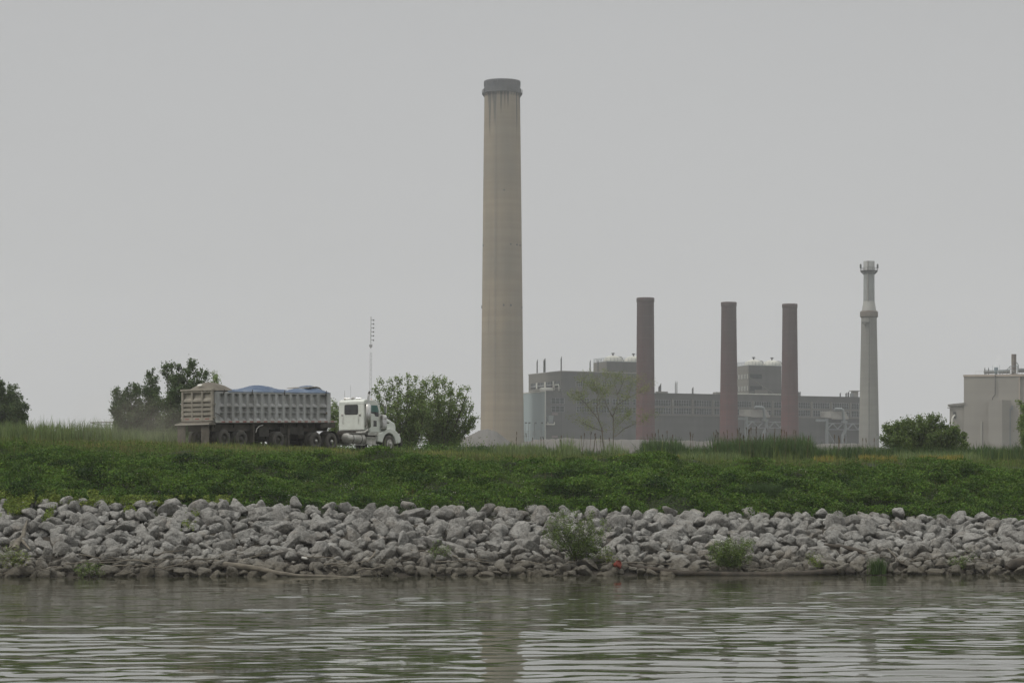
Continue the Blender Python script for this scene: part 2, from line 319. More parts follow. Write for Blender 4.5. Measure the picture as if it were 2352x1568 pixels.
def grid_faces(nx, ny):
    i = np.arange(nx - 1); j = np.arange(ny - 1); I, J = np.meshgrid(i, j); a = (J * nx + I).ravel()
    return np.stack([a, a + 1, a + nx + 1, a + nx], 1)
g = mesh_np('ground', np.stack([X.ravel(), Y.ravel(), Z.ravel()], 1), grid_faces(len(xs), len(ys)), MT['soil'], smooth=True); tag(g, kind='structure')

def watermat():
    m, t, N, L, b = nodes('river_water')
    b.inputs['Base Color'].default_value = (.066, .066, .042, 1); b.inputs['Roughness'].default_value = .035; b.inputs['IOR'].default_value = 1.33
    g = N.new('ShaderNodeNewGeometry'); mp = N.new('ShaderNodeMapping'); mp.inputs['Scale'].default_value = (.55, 1.6, 1); L.new(g.outputs['Position'], mp.inputs[0])
    n = N.new('ShaderNodeTexNoise'); n.inputs['Scale'].default_value = 2.2; n.inputs['Detail'].default_value = 3; L.new(mp.outputs[0], n.inputs['Vector'])
    bp = N.new('ShaderNodeBump'); bp.inputs['Distance'].default_value = .004; bp.inputs['Strength'].default_value = .35; L.new(n.outputs[0], bp.inputs['Height']); L.new(bp.outputs[0], b.inputs['Normal'])
    return m
xs = np.unique(np.concatenate([[-1500, -400, -150, -80, -50], np.arange(-34, 34.01, .18), [50, 80, 150, 400, 1500]]))
ys = np.unique(np.concatenate([[-380, -200, -60, 0, 20, 30], np.arange(36, 70, .085), np.arange(70, 112.5, .13), [116]]))
X, Y = np.meshgrid(xs, ys)
wz = np.zeros_like(X)
wr = np.random.default_rng(3)
for k in range(44):
    lam = wr.uniform(.55, 1.9) if k < 34 else (wr.uniform(3, 7) if k < 39 else wr.uniform(.5, .8)); th = wr.normal(0, .40); ph = wr.uniform(0, 6.28)
    kx, ky = math.sin(th) * 2 * math.pi / lam, math.cos(th) * 2 * math.pi / lam
    wz += (lam / (2 * math.pi)) * .0062 * np.sin(kx * X + ky * Y + ph + 3.2 * vnoise(X, Y, 2.6, 40 + k))
calm = .35 + .9 * vnoise(X * .5, Y, 6, 11)
shore = np.clip((106 - Y) / 24, .2, 1)
wz *= calm * shore
wz[:, (xs < -34.5) | (xs > 34.5)] = 0; wz[(ys < 36) | (ys > 112.4), :] = 0
o = mesh_np('water', np.stack([X.ravel(), Y.ravel(), wz.ravel()], 1), grid_faces(len(xs), len(ys)), watermat(), smooth=True); tag(o, kind='structure')

# ---------------------------------------------------------------- foliage helpers
def leaf_arrays(cen, size, up=.35, asp=.55):
    n = len(cen); nrm = rng.normal(size=(n, 3)); nrm[:, 2] = np.abs(nrm[:, 2]) + up; nrm /= np.linalg.norm(nrm, axis=1)[:, None]
    t = np.cross(nrm, rng.normal(size=(n, 3))); t /= np.linalg.norm(t, axis=1)[:, None]; b = np.cross(nrm, t)
    s = (size * rng.uniform(.6, 1.3, n))[:, None]
    V = np.stack([cen - t * s * .5, cen + b * s * asp * .5, cen + t * s * .5, cen - b * s * asp * .5], 1).reshape(-1, 3)
    return V, np.arange(4 * n).reshape(-1, 4)
def blades(base, h, wdt, lean=.35, droop=.3):
    n = len(base); a = rng.uniform(0, 6.283, n); ln = np.abs(rng.normal(0, lean, n)) * h
    d = np.stack([np.cos(a), np.sin(a), np.zeros(n)], 1); f = rng.uniform(0, 6.283, n); sd = np.stack([np.cos(f), np.sin(f), np.zeros(n)], 1) * (wdt / 2)[:, None]
    hz = np.zeros((n, 3)); hz[:, 2] = h
    p0 = base; p1 = base + hz * .55 + d * (ln * .35)[:, None]; p2 = base + hz * (1 - droop * rng.uniform(0, .6, n))[:, None] + d * ln[:, None]
    V = np.stack([p0 - sd, p0 + sd, p1 + sd * .8, p1 - sd * .8, p2 + sd * .1, p2 - sd * .1], 1).reshape(-1, 3)
    k = np.arange(n)[:, None] * 6
    Fc = np.concatenate([k + np.array([[0, 1, 2, 3]]), k + np.array([[3, 2, 4, 5]])], 0)
    return V, Fc
def join(parts):
    V = []; Fs = []; n = 0
    for v, f in parts: V.append(v); Fs.append(f + n); n += len(v)
    return np.concatenate(V), np.concatenate(Fs)
def on_ground(x, y, dz=0): return np.stack([x, y, terr(x, y) + dz], 1)

# slope weeds: domed clumps of leaves plus a filler
def slope_xy(n, k0=0.0, k1=1.0, xr=28):
    x = rng.uniform(-xr, xr, n); _, yr, _, yc, _, _ = lines(x); return x, yr + (yc - yr) * rng.uniform(k0, k1, n)
cx, cy = slope_xy(4000, 0, 1.08); cr_ = .2 + .62 * rng.random(len(cx)) ** 2.4; ch = cr_ * rng.uniform(.55, 1.0, len(cx)) * (1 - .45 * np.clip((cy - lines(cx)[3] + 3) / 3, 0, 1))
keep = vnoise(cx + cy * .9, cy * 1.3, 2.2, 21) > rng.uniform(.0, .42, len(cx)); cx, cy, cr_, ch = cx[keep], cy[keep], cr_[keep], ch[keep]
cnt = (cr_ ** 2 * 700 + 12).astype(int); idx = np.repeat(np.arange(len(cx)), cnt); n = len(idx)
d = rng.normal(size=(n, 3)); d[:, 2] = np.abs(d[:, 2]); d /= np.linalg.norm(d, axis=1)[:, None]; rr = rng.uniform(.72, 1.05, n)
px = cx[idx] + d[:, 0] * cr_[idx] * rr; py = cy[idx] + d[:, 1] * cr_[idx] * rr
c = np.stack([px, py, terr(cx, cy)[idx] + d[:, 2] * ch[idx] * rr], 1)
A = leaf_arrays(c, .115)
x, y = slope_xy(190000, -.02, 1.1); B = leaf_arrays(on_ground(x, y, .02) + np.stack([0 * x, 0 * x, rng.uniform(0, .12, len(x))], 1), .085)
hx, hy = slope_xy(900, .02, 1.0); kk = vnoise(hx + hy * .9, hy * 1.4, 2.0, 23) > .38; hx, hy = hx[kk], hy[kk]; hr = rng.uniform(.35, .85, len(hx)); hh = hr * rng.uniform(.45, .8, len(hx)) * np.where(hy > lines(hx)[3] - 2.5, .55, 1)
ii = np.repeat(np.arange(len(hx)), (hr ** 2 * 620 + 20).astype(int)); d = rng.normal(size=(len(ii), 3)); d[:, 2] = np.abs(d[:, 2]); d /= np.linalg.norm(d, axis=1)[:, None]; q = rng.uniform(.8, 1.04, len(ii))
c = np.stack([hx[ii] + d[:, 0] * hr[ii] * q, hy[ii] + d[:, 1] * hr[ii] * .8 * q, terr(hx, hy)[ii] + d[:, 2] * hh[ii] * q], 1); H = leaf_arrays(c, .11)
dk = vnoise(hx, hy, 1.1, 27) > .55; sel = dk[ii]
Hl = leaf_arrays(c[~sel], .11); Hd = leaf_arrays(c[sel], .11)
tag(mesh_np('shaded_weeds', Hd[0], Hd[1], MT['shadeweed']), 'weed hummocks with shade put into their green, dotted over the bank', 'weeds', kind='stuff')  # noise-picked hummocks coloured dark to stand for shade on the slope
V, Fc = join([A, B, Hl]); tag(mesh_np('ground_cover', V, Fc, MT['weed']), 'dense low green weeds covering the bank between rocks and road', 'weeds', kind='stuff')
# yellowish creeping vine over the top rocks at the left
cs = []
for u0, u1, v0, v1, n in ((-40, 90, 1128, 1178, 9000), (60, 250, 1128, 1154, 11000), (200, 530, 1140, 1158, 9000), (130, 150, 1160, 1195, 500), (440, 470, 1150, 1215, 400), (0, 40, 1150, 1190, 700), (300, 335, 1160, 1180, 500)):
    u = rng.uniform(u0, u1, n); x = (u - U0) * 113.2 / F; yw, yr, zr, *_ = lines(x)
    vv = rng.uniform(v0, v1, n); k = vnoise(u, vv, 14, 5) > .4; x, yr, zr, vv = x[k], yr[k], zr[k], vv[k]
    zz = CAMH + (V0 - vv) * yr / F; yy = np.where(zz < zr, yr - (zr - zz) * 2.4 - .75, yr + (zz - zr) * 2 - .7); zz2 = np.maximum(zz, terr(x, yy) + .3)
    cs.append(np.stack([x, yy + rng.normal(0, .08, len(x)), zz2 + rng.uniform(-.08, .1, len(x))], 1))
V, Fc = leaf_arrays(np.concatenate(cs), .10); tag(mesh_np('creeping_vine', V, Fc, MT['weedhi']), 'yellow green vine creeping over the top rocks at left', 'vine', kind='stuff')
# pale blossom flecks
x, y = slope_xy(9000, 0, .9); k = (vnoise(x, y, 2.5, 31) > .62) | ((y < lines(x)[1] + 1.6) & (vnoise(x, y, 1.3, 32) > .5)); x, y = x[k], y[k]
V, Fc = leaf_arrays(on_ground(x, y, .22), .045, asp=.9); tag(mesh_np('wildflowers', V, Fc, MT['flower']), 'tiny pale pink blossoms scattered through the green bank', 'flowers', kind='stuff')
HX0, HY0 = math.cos(R(55)), math.sin(R(55))
# grass along the crest and on the plateau
def grass_patch(name, label, m, n, y0, y1, h, wdt, xr=30, seed=0, thr=.3, xlo=None, cell=2.0, **kw):
    x = rng.uniform(xlo if xlo is not None else -xr, xr, n); _, yr, _, yc, _, _ = lines(x); y = yc + rng.uniform(y0, y1, n) ; k = vnoise(x, y, cell, seed) > thr; x, y = x[k], y[k]
    s = y / 125
    tl = np.abs((x + 18.5) * HY0 - (y - 150.7) * HX0) ; ok = ~((x > -21) & (x < -5) & (y > 128) & (tl < 7)) | (h < .4); x, y, s = x[ok], y[ok], s[ok]; h_ = np.where((x > -19) & (x < -4) & (y > 124), .85, 1.0)
    V, Fc = blades(on_ground(x, y), h_ * h * rng.uniform(.5, 1.15, len(x)) * (.55 + .8 * vnoise(x, y, 1.7, seed + 1)), wdt * np.ones(len(x)) * s, **kw)
    return tag(mesh_np(name, V, Fc, m), label, 'grass', kind='stuff')
grass_patch('bank_grass', 'mixed green grass growing out of the weeds on the upper bank', MT['grass'], 60000, -8, 1, .34, .018, seed=51, thr=.42, cell=1.3)
grass_patch('crest_grass', 'olive green grass along the top edge of the bank', MT['grass'], 60000, -1.0, 12, .33, .024, seed=52, thr=.15)
grass_patch('dry_grass', 'straw coloured grass tufts on top of the bank', MT['drygrass'], 26000, 1, 22, .36, .022, seed=53, thr=.50, cell=3.5)
grass_patch('plateau_grass', 'yellow green grass on the flat ground beside the road', MT['yellowgrass'], 60000, 6, 34, .33, .03, xr=38, seed=54, thr=.42, cell=4)
grass_patch('green_grass', 'fresh green grass on the flat ground beyond the bank', MT['grass'], 60000, 8, 50, .38, .035, xr=42, seed=55, thr=.3, cell=3)
x = rng.uniform(-30, 32, 9000); _, _, _, yc, _, _ = lines(x); y = yc + rng.uniform(0, 16, len(x))
cxx = x; k = vnoise(x, y, 1.6, 58) > .42
nn = np.repeat(np.arange(k.sum()), 9); bx, by = x[k][nn] + rng.normal(0, .14, len(nn)), y[k][nn] + rng.normal(0, .14, len(nn))
V, Fc = leaf_arrays(np.stack([bx, by, terr(bx, by) + rng.uniform(.02, .30, len(bx))], 1), .10); tag(mesh_np('tall_weeds', V, Fc, MT['weed']), 'leafy green weeds along the top edge of the bank', 'weeds', kind='stuff')
# leafy weeds on the far side of the road, behind the truck
cx, cy = [], []
for _ in range(620):
    u = rng.uniform(300, 1130); yy = rng.uniform(172, 186); cx.append((u - U0) * yy / F); cy.append(yy)
cx, cy = np.array(cx), np.array(cy); rr_ = rng.uniform(.35, .8, len(cx)); nn = np.repeat(np.arange(len(cx)), 60); d = rng.normal(size=(len(nn), 3)) * .5; d[:, 2] = np.abs(d[:, 2])
c = np.stack([cx[nn] + d[:, 0] * rr_[nn], cy[nn] + d[:, 1] * rr_[nn], terr(cx, cy)[nn] + d[:, 2] * rr_[nn] * 1.25], 1)
V, Fc = leaf_arrays(c, .13); tag(mesh_np('roadside_weeds', V, Fc, MT['weed']), 'leafy green weeds beyond the road, seen under and behind the truck', 'weeds', kind='stuff')
# golden patches at the right
cs = []
for u0, u1, v, yy in ((1870, 2010, 1052, 139), (2110, 2210, 1057, 138), (1960, 2060, 1055, 140), (1420, 1560, 1046, 140)):
    for _ in range(2600): cs.append((rng.uniform(u0, u1), yy + rng.normal(0, 2.2)))
cs = np.array(cs); x = (cs[:, 0] - U0) * cs[:, 1] / F; k = vnoise(x, cs[:, 1], .9, 61) > .62
V, Fc = blades(on_ground(x[k], cs[k, 1], .30), .40 * rng.uniform(.5, 1.1, k.sum()), np.full(k.sum(), .03)); tag(mesh_np('golden_weeds', V, Fc, MT['gold']), 'orange yellow weed patches on top of the bank', 'weeds', kind='stuff')

grass_patch('tall_stalks', 'tall thin weed stalks sticking up along the crest of the bank', MT['grass'], 9000, 0, 22, .95, .03, xr=34, seed=71, thr=.62, cell=1.1, lean=.15, droop=.1)
grass_patch('dead_stalks', 'straw brown dead stems among the bank weeds', MT['drygrass'], 9000, -10, 6, .6, .016, xr=30, seed=75, thr=.66, cell=1.6, lean=.3, droop=.2)
# reeds: long blades leaning out of clumps
def reeds(name, label, m, spans, y, hgt, n, wdt=.05, clump=.22):
    bx = []; by = []; hh = []
    for u0, u1, hs_, dens in spans:
        k = int(n * dens * (u1 - u0) / 1000 / 14)
        for _ in range(k):
            u = rng.uniform(u0, u1); yy = y + rng.uniform(-5, 7); x = (u - U0) * yy / F; c_ = rng.uniform(.55, 1.1) * hs_
            q = 14; bx += list(x + rng.normal(0, clump, q)); by += list(yy + rng.normal(0, clump, q)); hh += list(hgt * c_ * rng.uniform(.5, 1.1, q))
    bx, by, hh = map(np.array, (bx, by, hh)); V, Fc = blades(on_ground(bx, by), hh, np.full(len(bx), wdt), lean=.22, droop=.35)
    return tag(mesh_np(name, V, Fc, m), label, 'reeds', kind='stuff')
reeds('reeds', 'pale green reeds rising behind the bank at left', MT['palereed'], [(-250, -20, 1, 1), (-20, 120, 1.0, 1.6), (120, 260, 1.0, 1.3), (260, 420, .75, 1), (420, 560, .5, .5)], 158, 1.85, 26000, .045)
reeds('reed_bed', 'dark green cattail leaves standing in a belt before the power station', MT['reed'],
      [(1230, 1480, .55, .35), (1480, 1560, 1.0, 1.6), (1560, 1640, .8, 1), (1640, 1780, 1.05, 1.7), (1780, 1860, 1.1, 1.9), (1860, 1990, .75, .9), (1990, 2240, .75, 1.1), (2240, 2420, .8, 1.0), (2420, 2700, .8, .6), (1060, 1240, .45, .4)], 172, 1.75, 40000, .055)
reeds('iris_reeds', 'bright green leafy reed clumps in front of the leaning trees', MT['palereed'], [(1290, 1325, 1.2, .45), (1395, 1440, 1.0, .5), (1150, 1190, .8, .8), (1200, 1250, .8, .8), (1560, 1700, .7, .6), (2060, 2240, .7, .9)], 160, 1.35, 26000, .04)
# cattail heads on stalks
mb = MB(); V = []
for u0, u1, v0, v1, n in ((1180, 1260, 990, 1012, 9), (1270, 1300, 998, 1012, 5), (1330, 1410, 988, 1008, 12), (1480, 1560, 985, 1002, 10), (1580, 1600, 990, 1000, 4), (1640, 1665, 985, 1002, 9), (1670, 1740, 980, 1004, 26), (1745, 1830, 985, 1006, 24), (1840, 1860, 995, 1008, 5), (1900, 1960, 1000, 1012, 8), (1980, 2010, 1000, 1014, 5)):
    for _ in range(int(n * .75)):
        p = P(rng.uniform(u0, u1), rng.uniform(v0, v1) + 6, 168 + rng.uniform(-2, 3)); q = p + Vector((rng.normal(0, .025), 0, .21 * rng.uniform(.8, 1.3)))
        mb.tube([p, q], .026, 5); gz = float(terr(p.x, p.y)); mb.tube([(p.x + rng.normal(0, .15), p.y, gz), p], .012, 3)
tag(mb.build('cattails', 'cattail'), 'brown cattail heads standing above the reed belt', 'cattails', kind='stuff')

# ---------------------------------------------------------------- riprap
def icos(sub):
    import bmesh
    bm = bmesh.new(); bmesh.ops.create_icosphere(bm, subdivisions=sub, radius=1); bm.verts.ensure_lookup_table()
    V = np.array([v.co[:] for v in bm.verts]); Fc = np.array([[v.index for v in f.verts] for f in bm.faces]); bm.free(); return V, Fc
def rock_shape(seed, V):
    r = np.random.default_rng(seed); rad = np.full(len(V), 1.0)
    for _ in range(8):
        nn = r.normal(size=3); nn /= np.linalg.norm(nn); dd = r.uniform(.40, .74); ct = V @ nn
        rad = np.minimum(rad, np.where(ct > .05, dd / np.maximum(ct, .05), 9))
    W = V * rad[:, None]
    W = W + V * (.10 * (vnoise(V[:, 0] * 3 + 9 + seed, V[:, 1] * 3 + V[:, 2] * 2, 1, seed) - .5) + .05 * (vnoise(V[:, 0] * 8 + seed, V[:, 1] * 8 + V[:, 2] * 7, 1, seed + 1) - .5))[:, None]
    return W / np.abs(W).max(0)
I3, F3 = icos(4); I2, F2 = icos(3)
protos = []
NP = 18
for k in range(NP):
    Vr = rock_shape(100 + k, I3); me = bpy.data.meshes.new('boulder')
    me.vertices.add(len(Vr)); me.vertices.foreach_set('co', Vr.astype(np.float32).ravel()); me.loops.add(F3.size); me.loops.foreach_set('vertex_index', F3.astype(np.int32).ravel())
    me.polygons.add(len(F3)); me.polygons.foreach_set('loop_start', np.arange(0, F3.size, 3, dtype=np.int32)); me.polygons.foreach_set('loop_total', np.full(len(F3), 3, np.int32))
    me.polygons.foreach_set('use_smooth', np.ones(len(F3), bool)); me.update(calc_edges=True); me.materials.append(MT['rock']); protos.append(me)
low = [rock_shape(100 + k, I2) for k in range(NP)]
rocks = []
for row in range(12):
    f = (row + .1) / 11.6
    x = -31.0
    while x < 31:
        big = 1.0 - .28 * (1 - f); a = (.28 + .42 * rng.random() ** 1.6) * big
        x += a * 1.34
        ff = f + rng.normal(0, .022); a = min(a, .42) if row == 11 else a; yw, yr, zr, *_ = lines(x); y = yw + (yr - yw) * ff; z = zr * ff
        rocks.append((x, y - .10, z + .12 + rng.normal(0, .06), a, a * rng.uniform(.7, .95), a * rng.uniform(.5, .78), rng.normal(0, .35), rng.normal(.12, .4), rng.normal(0, .7) + 3.14 * int(rng.random() < .5)))
vis = [(max(r[3], r[5]) / r[1] * (1 if abs(r[0]) < r[1] * .2014 + .2 else 0), i) for i, r in enumerate(rocks)]
vis.sort(reverse=True); big = set(i for _, i in vis[:298])
def rmat(r): return Matrix.Translation(r[:3]) @ Matrix.Rotation(r[8] * 1.0, 4, 'Z') @ Matrix.Rotation(r[7], 4, 'Y') @ Matrix.Rotation(r[6], 4, 'X') @ Matrix.Diagonal((r[3], r[4], r[5], 1))
V = []; n = 0; Fs = []
def add_low(r, k):
    global n
    m_ = np.array(rmat(r)); v = low[k % NP] @ m_[:3, :3].T + m_[:3, 3]; V.append(v); Fs.append(F2 + n); n += len(v)
for i, r in enumerate(rocks):
    if i in big:
        o = bpy.data.objects.new('boulder', protos[i % NP]); C.objects.link(o); o.matrix_world = rmat(r)
        if r[2] > 2.25: tag(o, 'big grey limestone boulder in the topmost rows of the rock bank, against the green weeds', 'boulder', 'boulders along the top of the rock bank')
        elif r[2] < .75: tag(o, 'grey brown stained boulder low on the rock bank, beside the water', 'boulder', 'boulders near the waterline')
        else: tag(o, 'big grey limestone boulder in the middle of the rock bank', 'boulder', 'boulders in the middle of the rock bank')
    else: add_low(r, i)
for k in range(2600):
    x = rng.uniform(-31, 31); f = rng.uniform(-.02, 1.0); yw, yr, zr, *_ = lines(x); a = rng.uniform(.10, .26)
    add_low((x, yw + (yr - yw) * f - .05, zr * f - .02 + rng.uniform(-.08, .12), a, a * .9, a * .75, rng.normal(0, .5), rng.normal(0, .5), rng.uniform(0, 6.28)), k)
tag(mesh_np('riprap', np.concatenate(V), np.concatenate(Fs), MT['rock'], smooth=True), 'smaller grey stones filling the rock bank above the water', 'rocks', kind='stuff')

# ---------------------------------------------------------------- driftwood on the rocks
def rp(u, v, off=.0):       # point on the riprap slope seen at pixel u,v
    y = 108.0
    for _ in range(12):
        x = (u - U0) * y / F; z = CAMH + (V0 - v) * y / F; yw, yr, zr, *_ = lines(x); y = float(yw + (yr - yw) * z / zr) - .80 - off
    return P(u, v, y)
def wobble(pts, k=4, s=.03):
    out = []
    for i in range(len(pts) - 1):
        for j in range(k):
            t = j / k; p = pts[i].lerp(pts[i + 1], t); out.append(p + Vector(rng.normal(0, s, 3)))
    out.append(pts[-1]); return out
mb = MB(); pts = wobble([rp(492, 1293), rp(540, 1299), rp(600, 1307), rp(640, 1316), rp(700, 1322), rp(828, 1325)], 3, .012)
mb.tube(pts, list(np.linspace(.17, .045, len(pts))), 10); root = tag(mb.build('driftwood_log', 'wood'), 'long pale tapering driftwood log sloping down to the water at left', 'log')
mb = MB(); pts = wobble([rp(1440, 1294), rp(1480, 1305), rp(1560, 1314), rp(1700, 1320), rp(1850, 1318), rp(1940, 1308), rp(1962, 1314)], 3, .015)
mb.tube(pts, [.06, .07] + list(np.linspace(.10, .16, len(pts) - 4)) + [.12, .05], 10); tag(mb.build('driftwood_log', 'darkwood'), 'long dark wet log lying along the waterline at right', 'log')
mb = MB(); pts = wobble([rp(1893, 1250, .2), rp(1930, 1253, .25), rp(1975, 1266, .25), rp(2030, 1280, .2)], 2, .02)
mb.tube(pts, [.03, .09, .11, .11, .09, .07, .03], 8); tag(mb.build('driftwood_plank', 'darkwood'), 'dark weathered plank sloping across the middle of the rocks at right', 'plank')
mb = MB(); pts = [rp(2312, 1303), rp(2325, 1297), rp(2352, 1292), rp(2380, 1296)]
mb.tube(pts, [.1, .24, .26, .2], 10)
for a in range(9): mb.tube([rp(2318 + a * 5, 1298), rp(2312 + a * 6, 1284 + rng.uniform(-4, 6))], [.05, .015], 5)
tag(mb.build('tree_stump', 'darkwood'), 'dark broken stump with snapped roots at the waterline, far right', 'stump')
mb = MB(); mb.tube(wobble([rp(2180, 1303), rp(2225, 1300), rp(2240, 1305), rp(2265, 1307)], 2, .02), [.03, .07, .09, .09, .07, .05, .02], 8); tag(mb.build('driftwood_log', 'wood'), 'short bleached driftwood piece by the water near the dark stump', 'log')
mb = MB(); mb.tube(wobble([rp(843, 1290, .3), rp(856, 1277, .35), rp(862, 1263, .35)], 2, .01), [.05, .045, .04, .03, .015], 6); mb.tube([rp(856, 1277, .3), rp(868, 1272, .4)], [.03, .01], 5)
tag(mb.build('driftwood_branch', 'wood'), 'bleached forked branch standing up among rocks right of the pale log', 'branch')
mb = MB(); mb.tube(wobble([rp(35, 1262, .2), rp(48, 1232, .3), rp(62, 1195, .2)], 2, .03), [.16, .13, .1, .07, .03], 7); mb.tube([rp(48, 1235, .3), rp(20, 1258, .3)], [.08, .03], 6); mb.tube([rp(50, 1240, .3), rp(70, 1262, .3)], [.08, .03], 6)
tag(mb.build('driftwood_root', 'wood'), 'grey upturned driftwood root on the rocks at the far left', 'root')
sticks = [(150, 1292, 300, 1280), (180, 1272, 330, 1288), (230, 1290, 420, 1280), (260, 1300, 330, 1296), (330, 1298, 390, 1308), (350, 1275, 430, 1262), (300, 1285, 360, 1294), (420, 1290, 560, 1270), (370, 1304, 450, 1294), (60, 1275, 0, 1290),
          (440, 1294, 520, 1297), (560, 1285, 640, 1262), (700, 1280, 790, 1290), (740, 1296, 860, 1286), (760, 1300, 830, 1304), (880, 1285, 960, 1280), (820, 1310, 930, 1298), (930, 1262, 1010, 1270), (1000, 1290, 1120, 1283), (1040, 1276, 1130, 1292), (1180, 1290, 1290, 1297),
          (1300, 1290, 1410, 1282), (1380, 1292, 1450, 1300), (1420, 1290, 1550, 1295), (1530, 1262, 1640, 1276), (1600, 1300, 1700, 1305), (1980, 1270, 2050, 1282), (2040, 1258, 2090, 1300), (2070, 1290, 2160, 1280), (2110, 1285, 2220, 1270), (2230, 1285, 2352, 1278), (2150, 1298, 2300, 1290), (1700, 1296, 1800, 1290), (1720, 1310, 1780, 1300), (130, 1300, 60, 1310), (0, 1282, 120, 1276)]
for u0, v0, u1, v1 in sticks:
    mb = MB(); pts = wobble([rp(u0, v0, .25), rp((u0 + u1) / 2, (v0 + v1) / 2 + rng.normal(0, 3), .3), rp(u1, v1, .25)], 3, .03); r0 = rng.uniform(.02, .042)
    mb.tube(pts, list(np.linspace(r0, r0 * .4, len(pts))), 5)
    for _ in range(2):
        p = pts[rng.integers(1, 5)]; mb.tube([p, p + Vector((rng.normal(0, .35), -.05, rng.normal(.1, .12)))], [r0 * .5, r0 * .2], 4)
    tag(mb.build('driftwood_stick', 'wood'), 'thin grey driftwood stick lying among rocks just above the water', 'stick', 'driftwood sticks along the waterline')
# washed-up litter
p = rp(1413, 1297, .35); mb = MB(); mb.lathe([(.02, 0), (.10, .0), (.14, .26), (.125, .26), (.09, .03)], 14); mb.prism([(-.15, .24), (.16, .20), (.24, .12), (.1, .1)], -.12, .1)
o = mb.build('plastic_bucket', 'orange'); o.location = p; o.rotation_euler = (R(70), R(25), R(30)); tag(o, 'broken orange red plastic bucket washed up on the rocks', 'bucket')
p = rp(699, 1282, .3); mb = MB(); mb.tube([(-.12, 0, .04), (.1, 0, 0)], .05, 8); mb.tube([(.1, 0, 0), (.16, 0, -.01)], .02, 6); o = mb.build('plastic_bottle', 'sticker'); o.location = p; tag(o, 'small white plastic bottle washed up between the rocks', 'bottle')

# ---------------------------------------------------------------- trees and shrubs
def tree(name, label, base, tips, y, trunk_m, leaf_m, leaf=.12, dens=1.0, spread=1.6, rbase=.10, cl_r=.20, group=None, start=.3, nsub=10, upw=.75, cat='tree', filler=0, jit=.12):
    """base,(tips): pixel positions; every tip gets a limb, side twigs and leaf tufts round them"""
    root = empty(name, label=label, cat=cat, group=group); B = P(base[0], base[1], y); gz = float(terr(B.x, B.y)) - .1; B0 = Vector((B.x, B.y, min(gz, B.z)))
    root.location = B0; mb = MB(); cen = []
    tips = list(tips)
    for tu, tv, wd in tips:
        yy = y + rng.uniform(-spread, spread); T = P(tu, tv, yy); b = B0 + Vector((rng.normal(0, .25), rng.normal(0, .25), 0)) * (spread / 1.6)
        mid = b.lerp(T, .45) + Vector((rng.normal(0, jit), rng.normal(0, jit), -(.05 + .0) * (T - b).length)) + Vector(((T.x - b.x) * .12, 0, 0))
        pts = []
        for i in range(9):
            t = i / 8; p = b * (1 - t) ** 2 + mid * 2 * t * (1 - t) + T * t * t; pts.append(p + Vector(rng.normal(0, .03, 3)))
        ln = (T - b).length; r0 = rbase * (.5 + .5 * ln / 5) * rng.uniform(.6, 1)
        mb.tube([p - B0 for p in pts], [r0 * (1 - .88 * i / 8) for i in range(9)], 6, False)
        W = wd * yy / F
        for j in range(nsub):
            t = start + (1 - start) * (j + rng.uniform(0, .8)) / nsub; t = min(t, .97); q = t * 8; i = int(q); p = pts[i].lerp(pts[i + 1], q - i)
            a = rng.uniform(0, 6.28); reach = W * (.25 + .95 * math.sin(math.pi * min(1, (1 - t) * 1.3 + .12))) * rng.uniform(.6, 1.15)
            e_ = p + Vector((math.cos(a) * reach, math.sin(a) * reach, reach * upw + rng.normal(0, .1)))
            mb.tube([p - B0, p.lerp(e_, .5) - B0 + Vector(rng.normal(0, .04, 3)), e_ - B0], [r0 * .28, r0 * .2, .006], 4, False)
            for s in (.25, .5, .75, 1.0):
                if rng.random() < .9: cen.append((p.lerp(e_, s) + Vector(rng.normal(0, .07, 3)), cl_r * rng.uniform(.4, 1.25)))
        for t in np.linspace(start, 1, 8): q = min(t * 8, 7.99); i = int(q); cen.append((pts[i].lerp(pts[i + 1], q - i), cl_r * rng.uniform(.4, .9)))
        cen.append((T, cl_r * .6))
    mb.build('trunk', trunk_m, root)
    pc = []
    for c_, r_ in cen:
        k = max(3, int(dens * 60 * (r_ / .2) ** 2)); d_ = rng.normal(size=(k, 3)); d_ *= (r_ * .62); d_[:, 2] *= 1.15; pc.append(np.array(c_ - B0) + d_)
    V, Fc = leaf_arrays(np.concatenate(pc), leaf, up=.1, asp=.7)
    mesh_np('crown', V, Fc, MT[leaf_m], root); return root
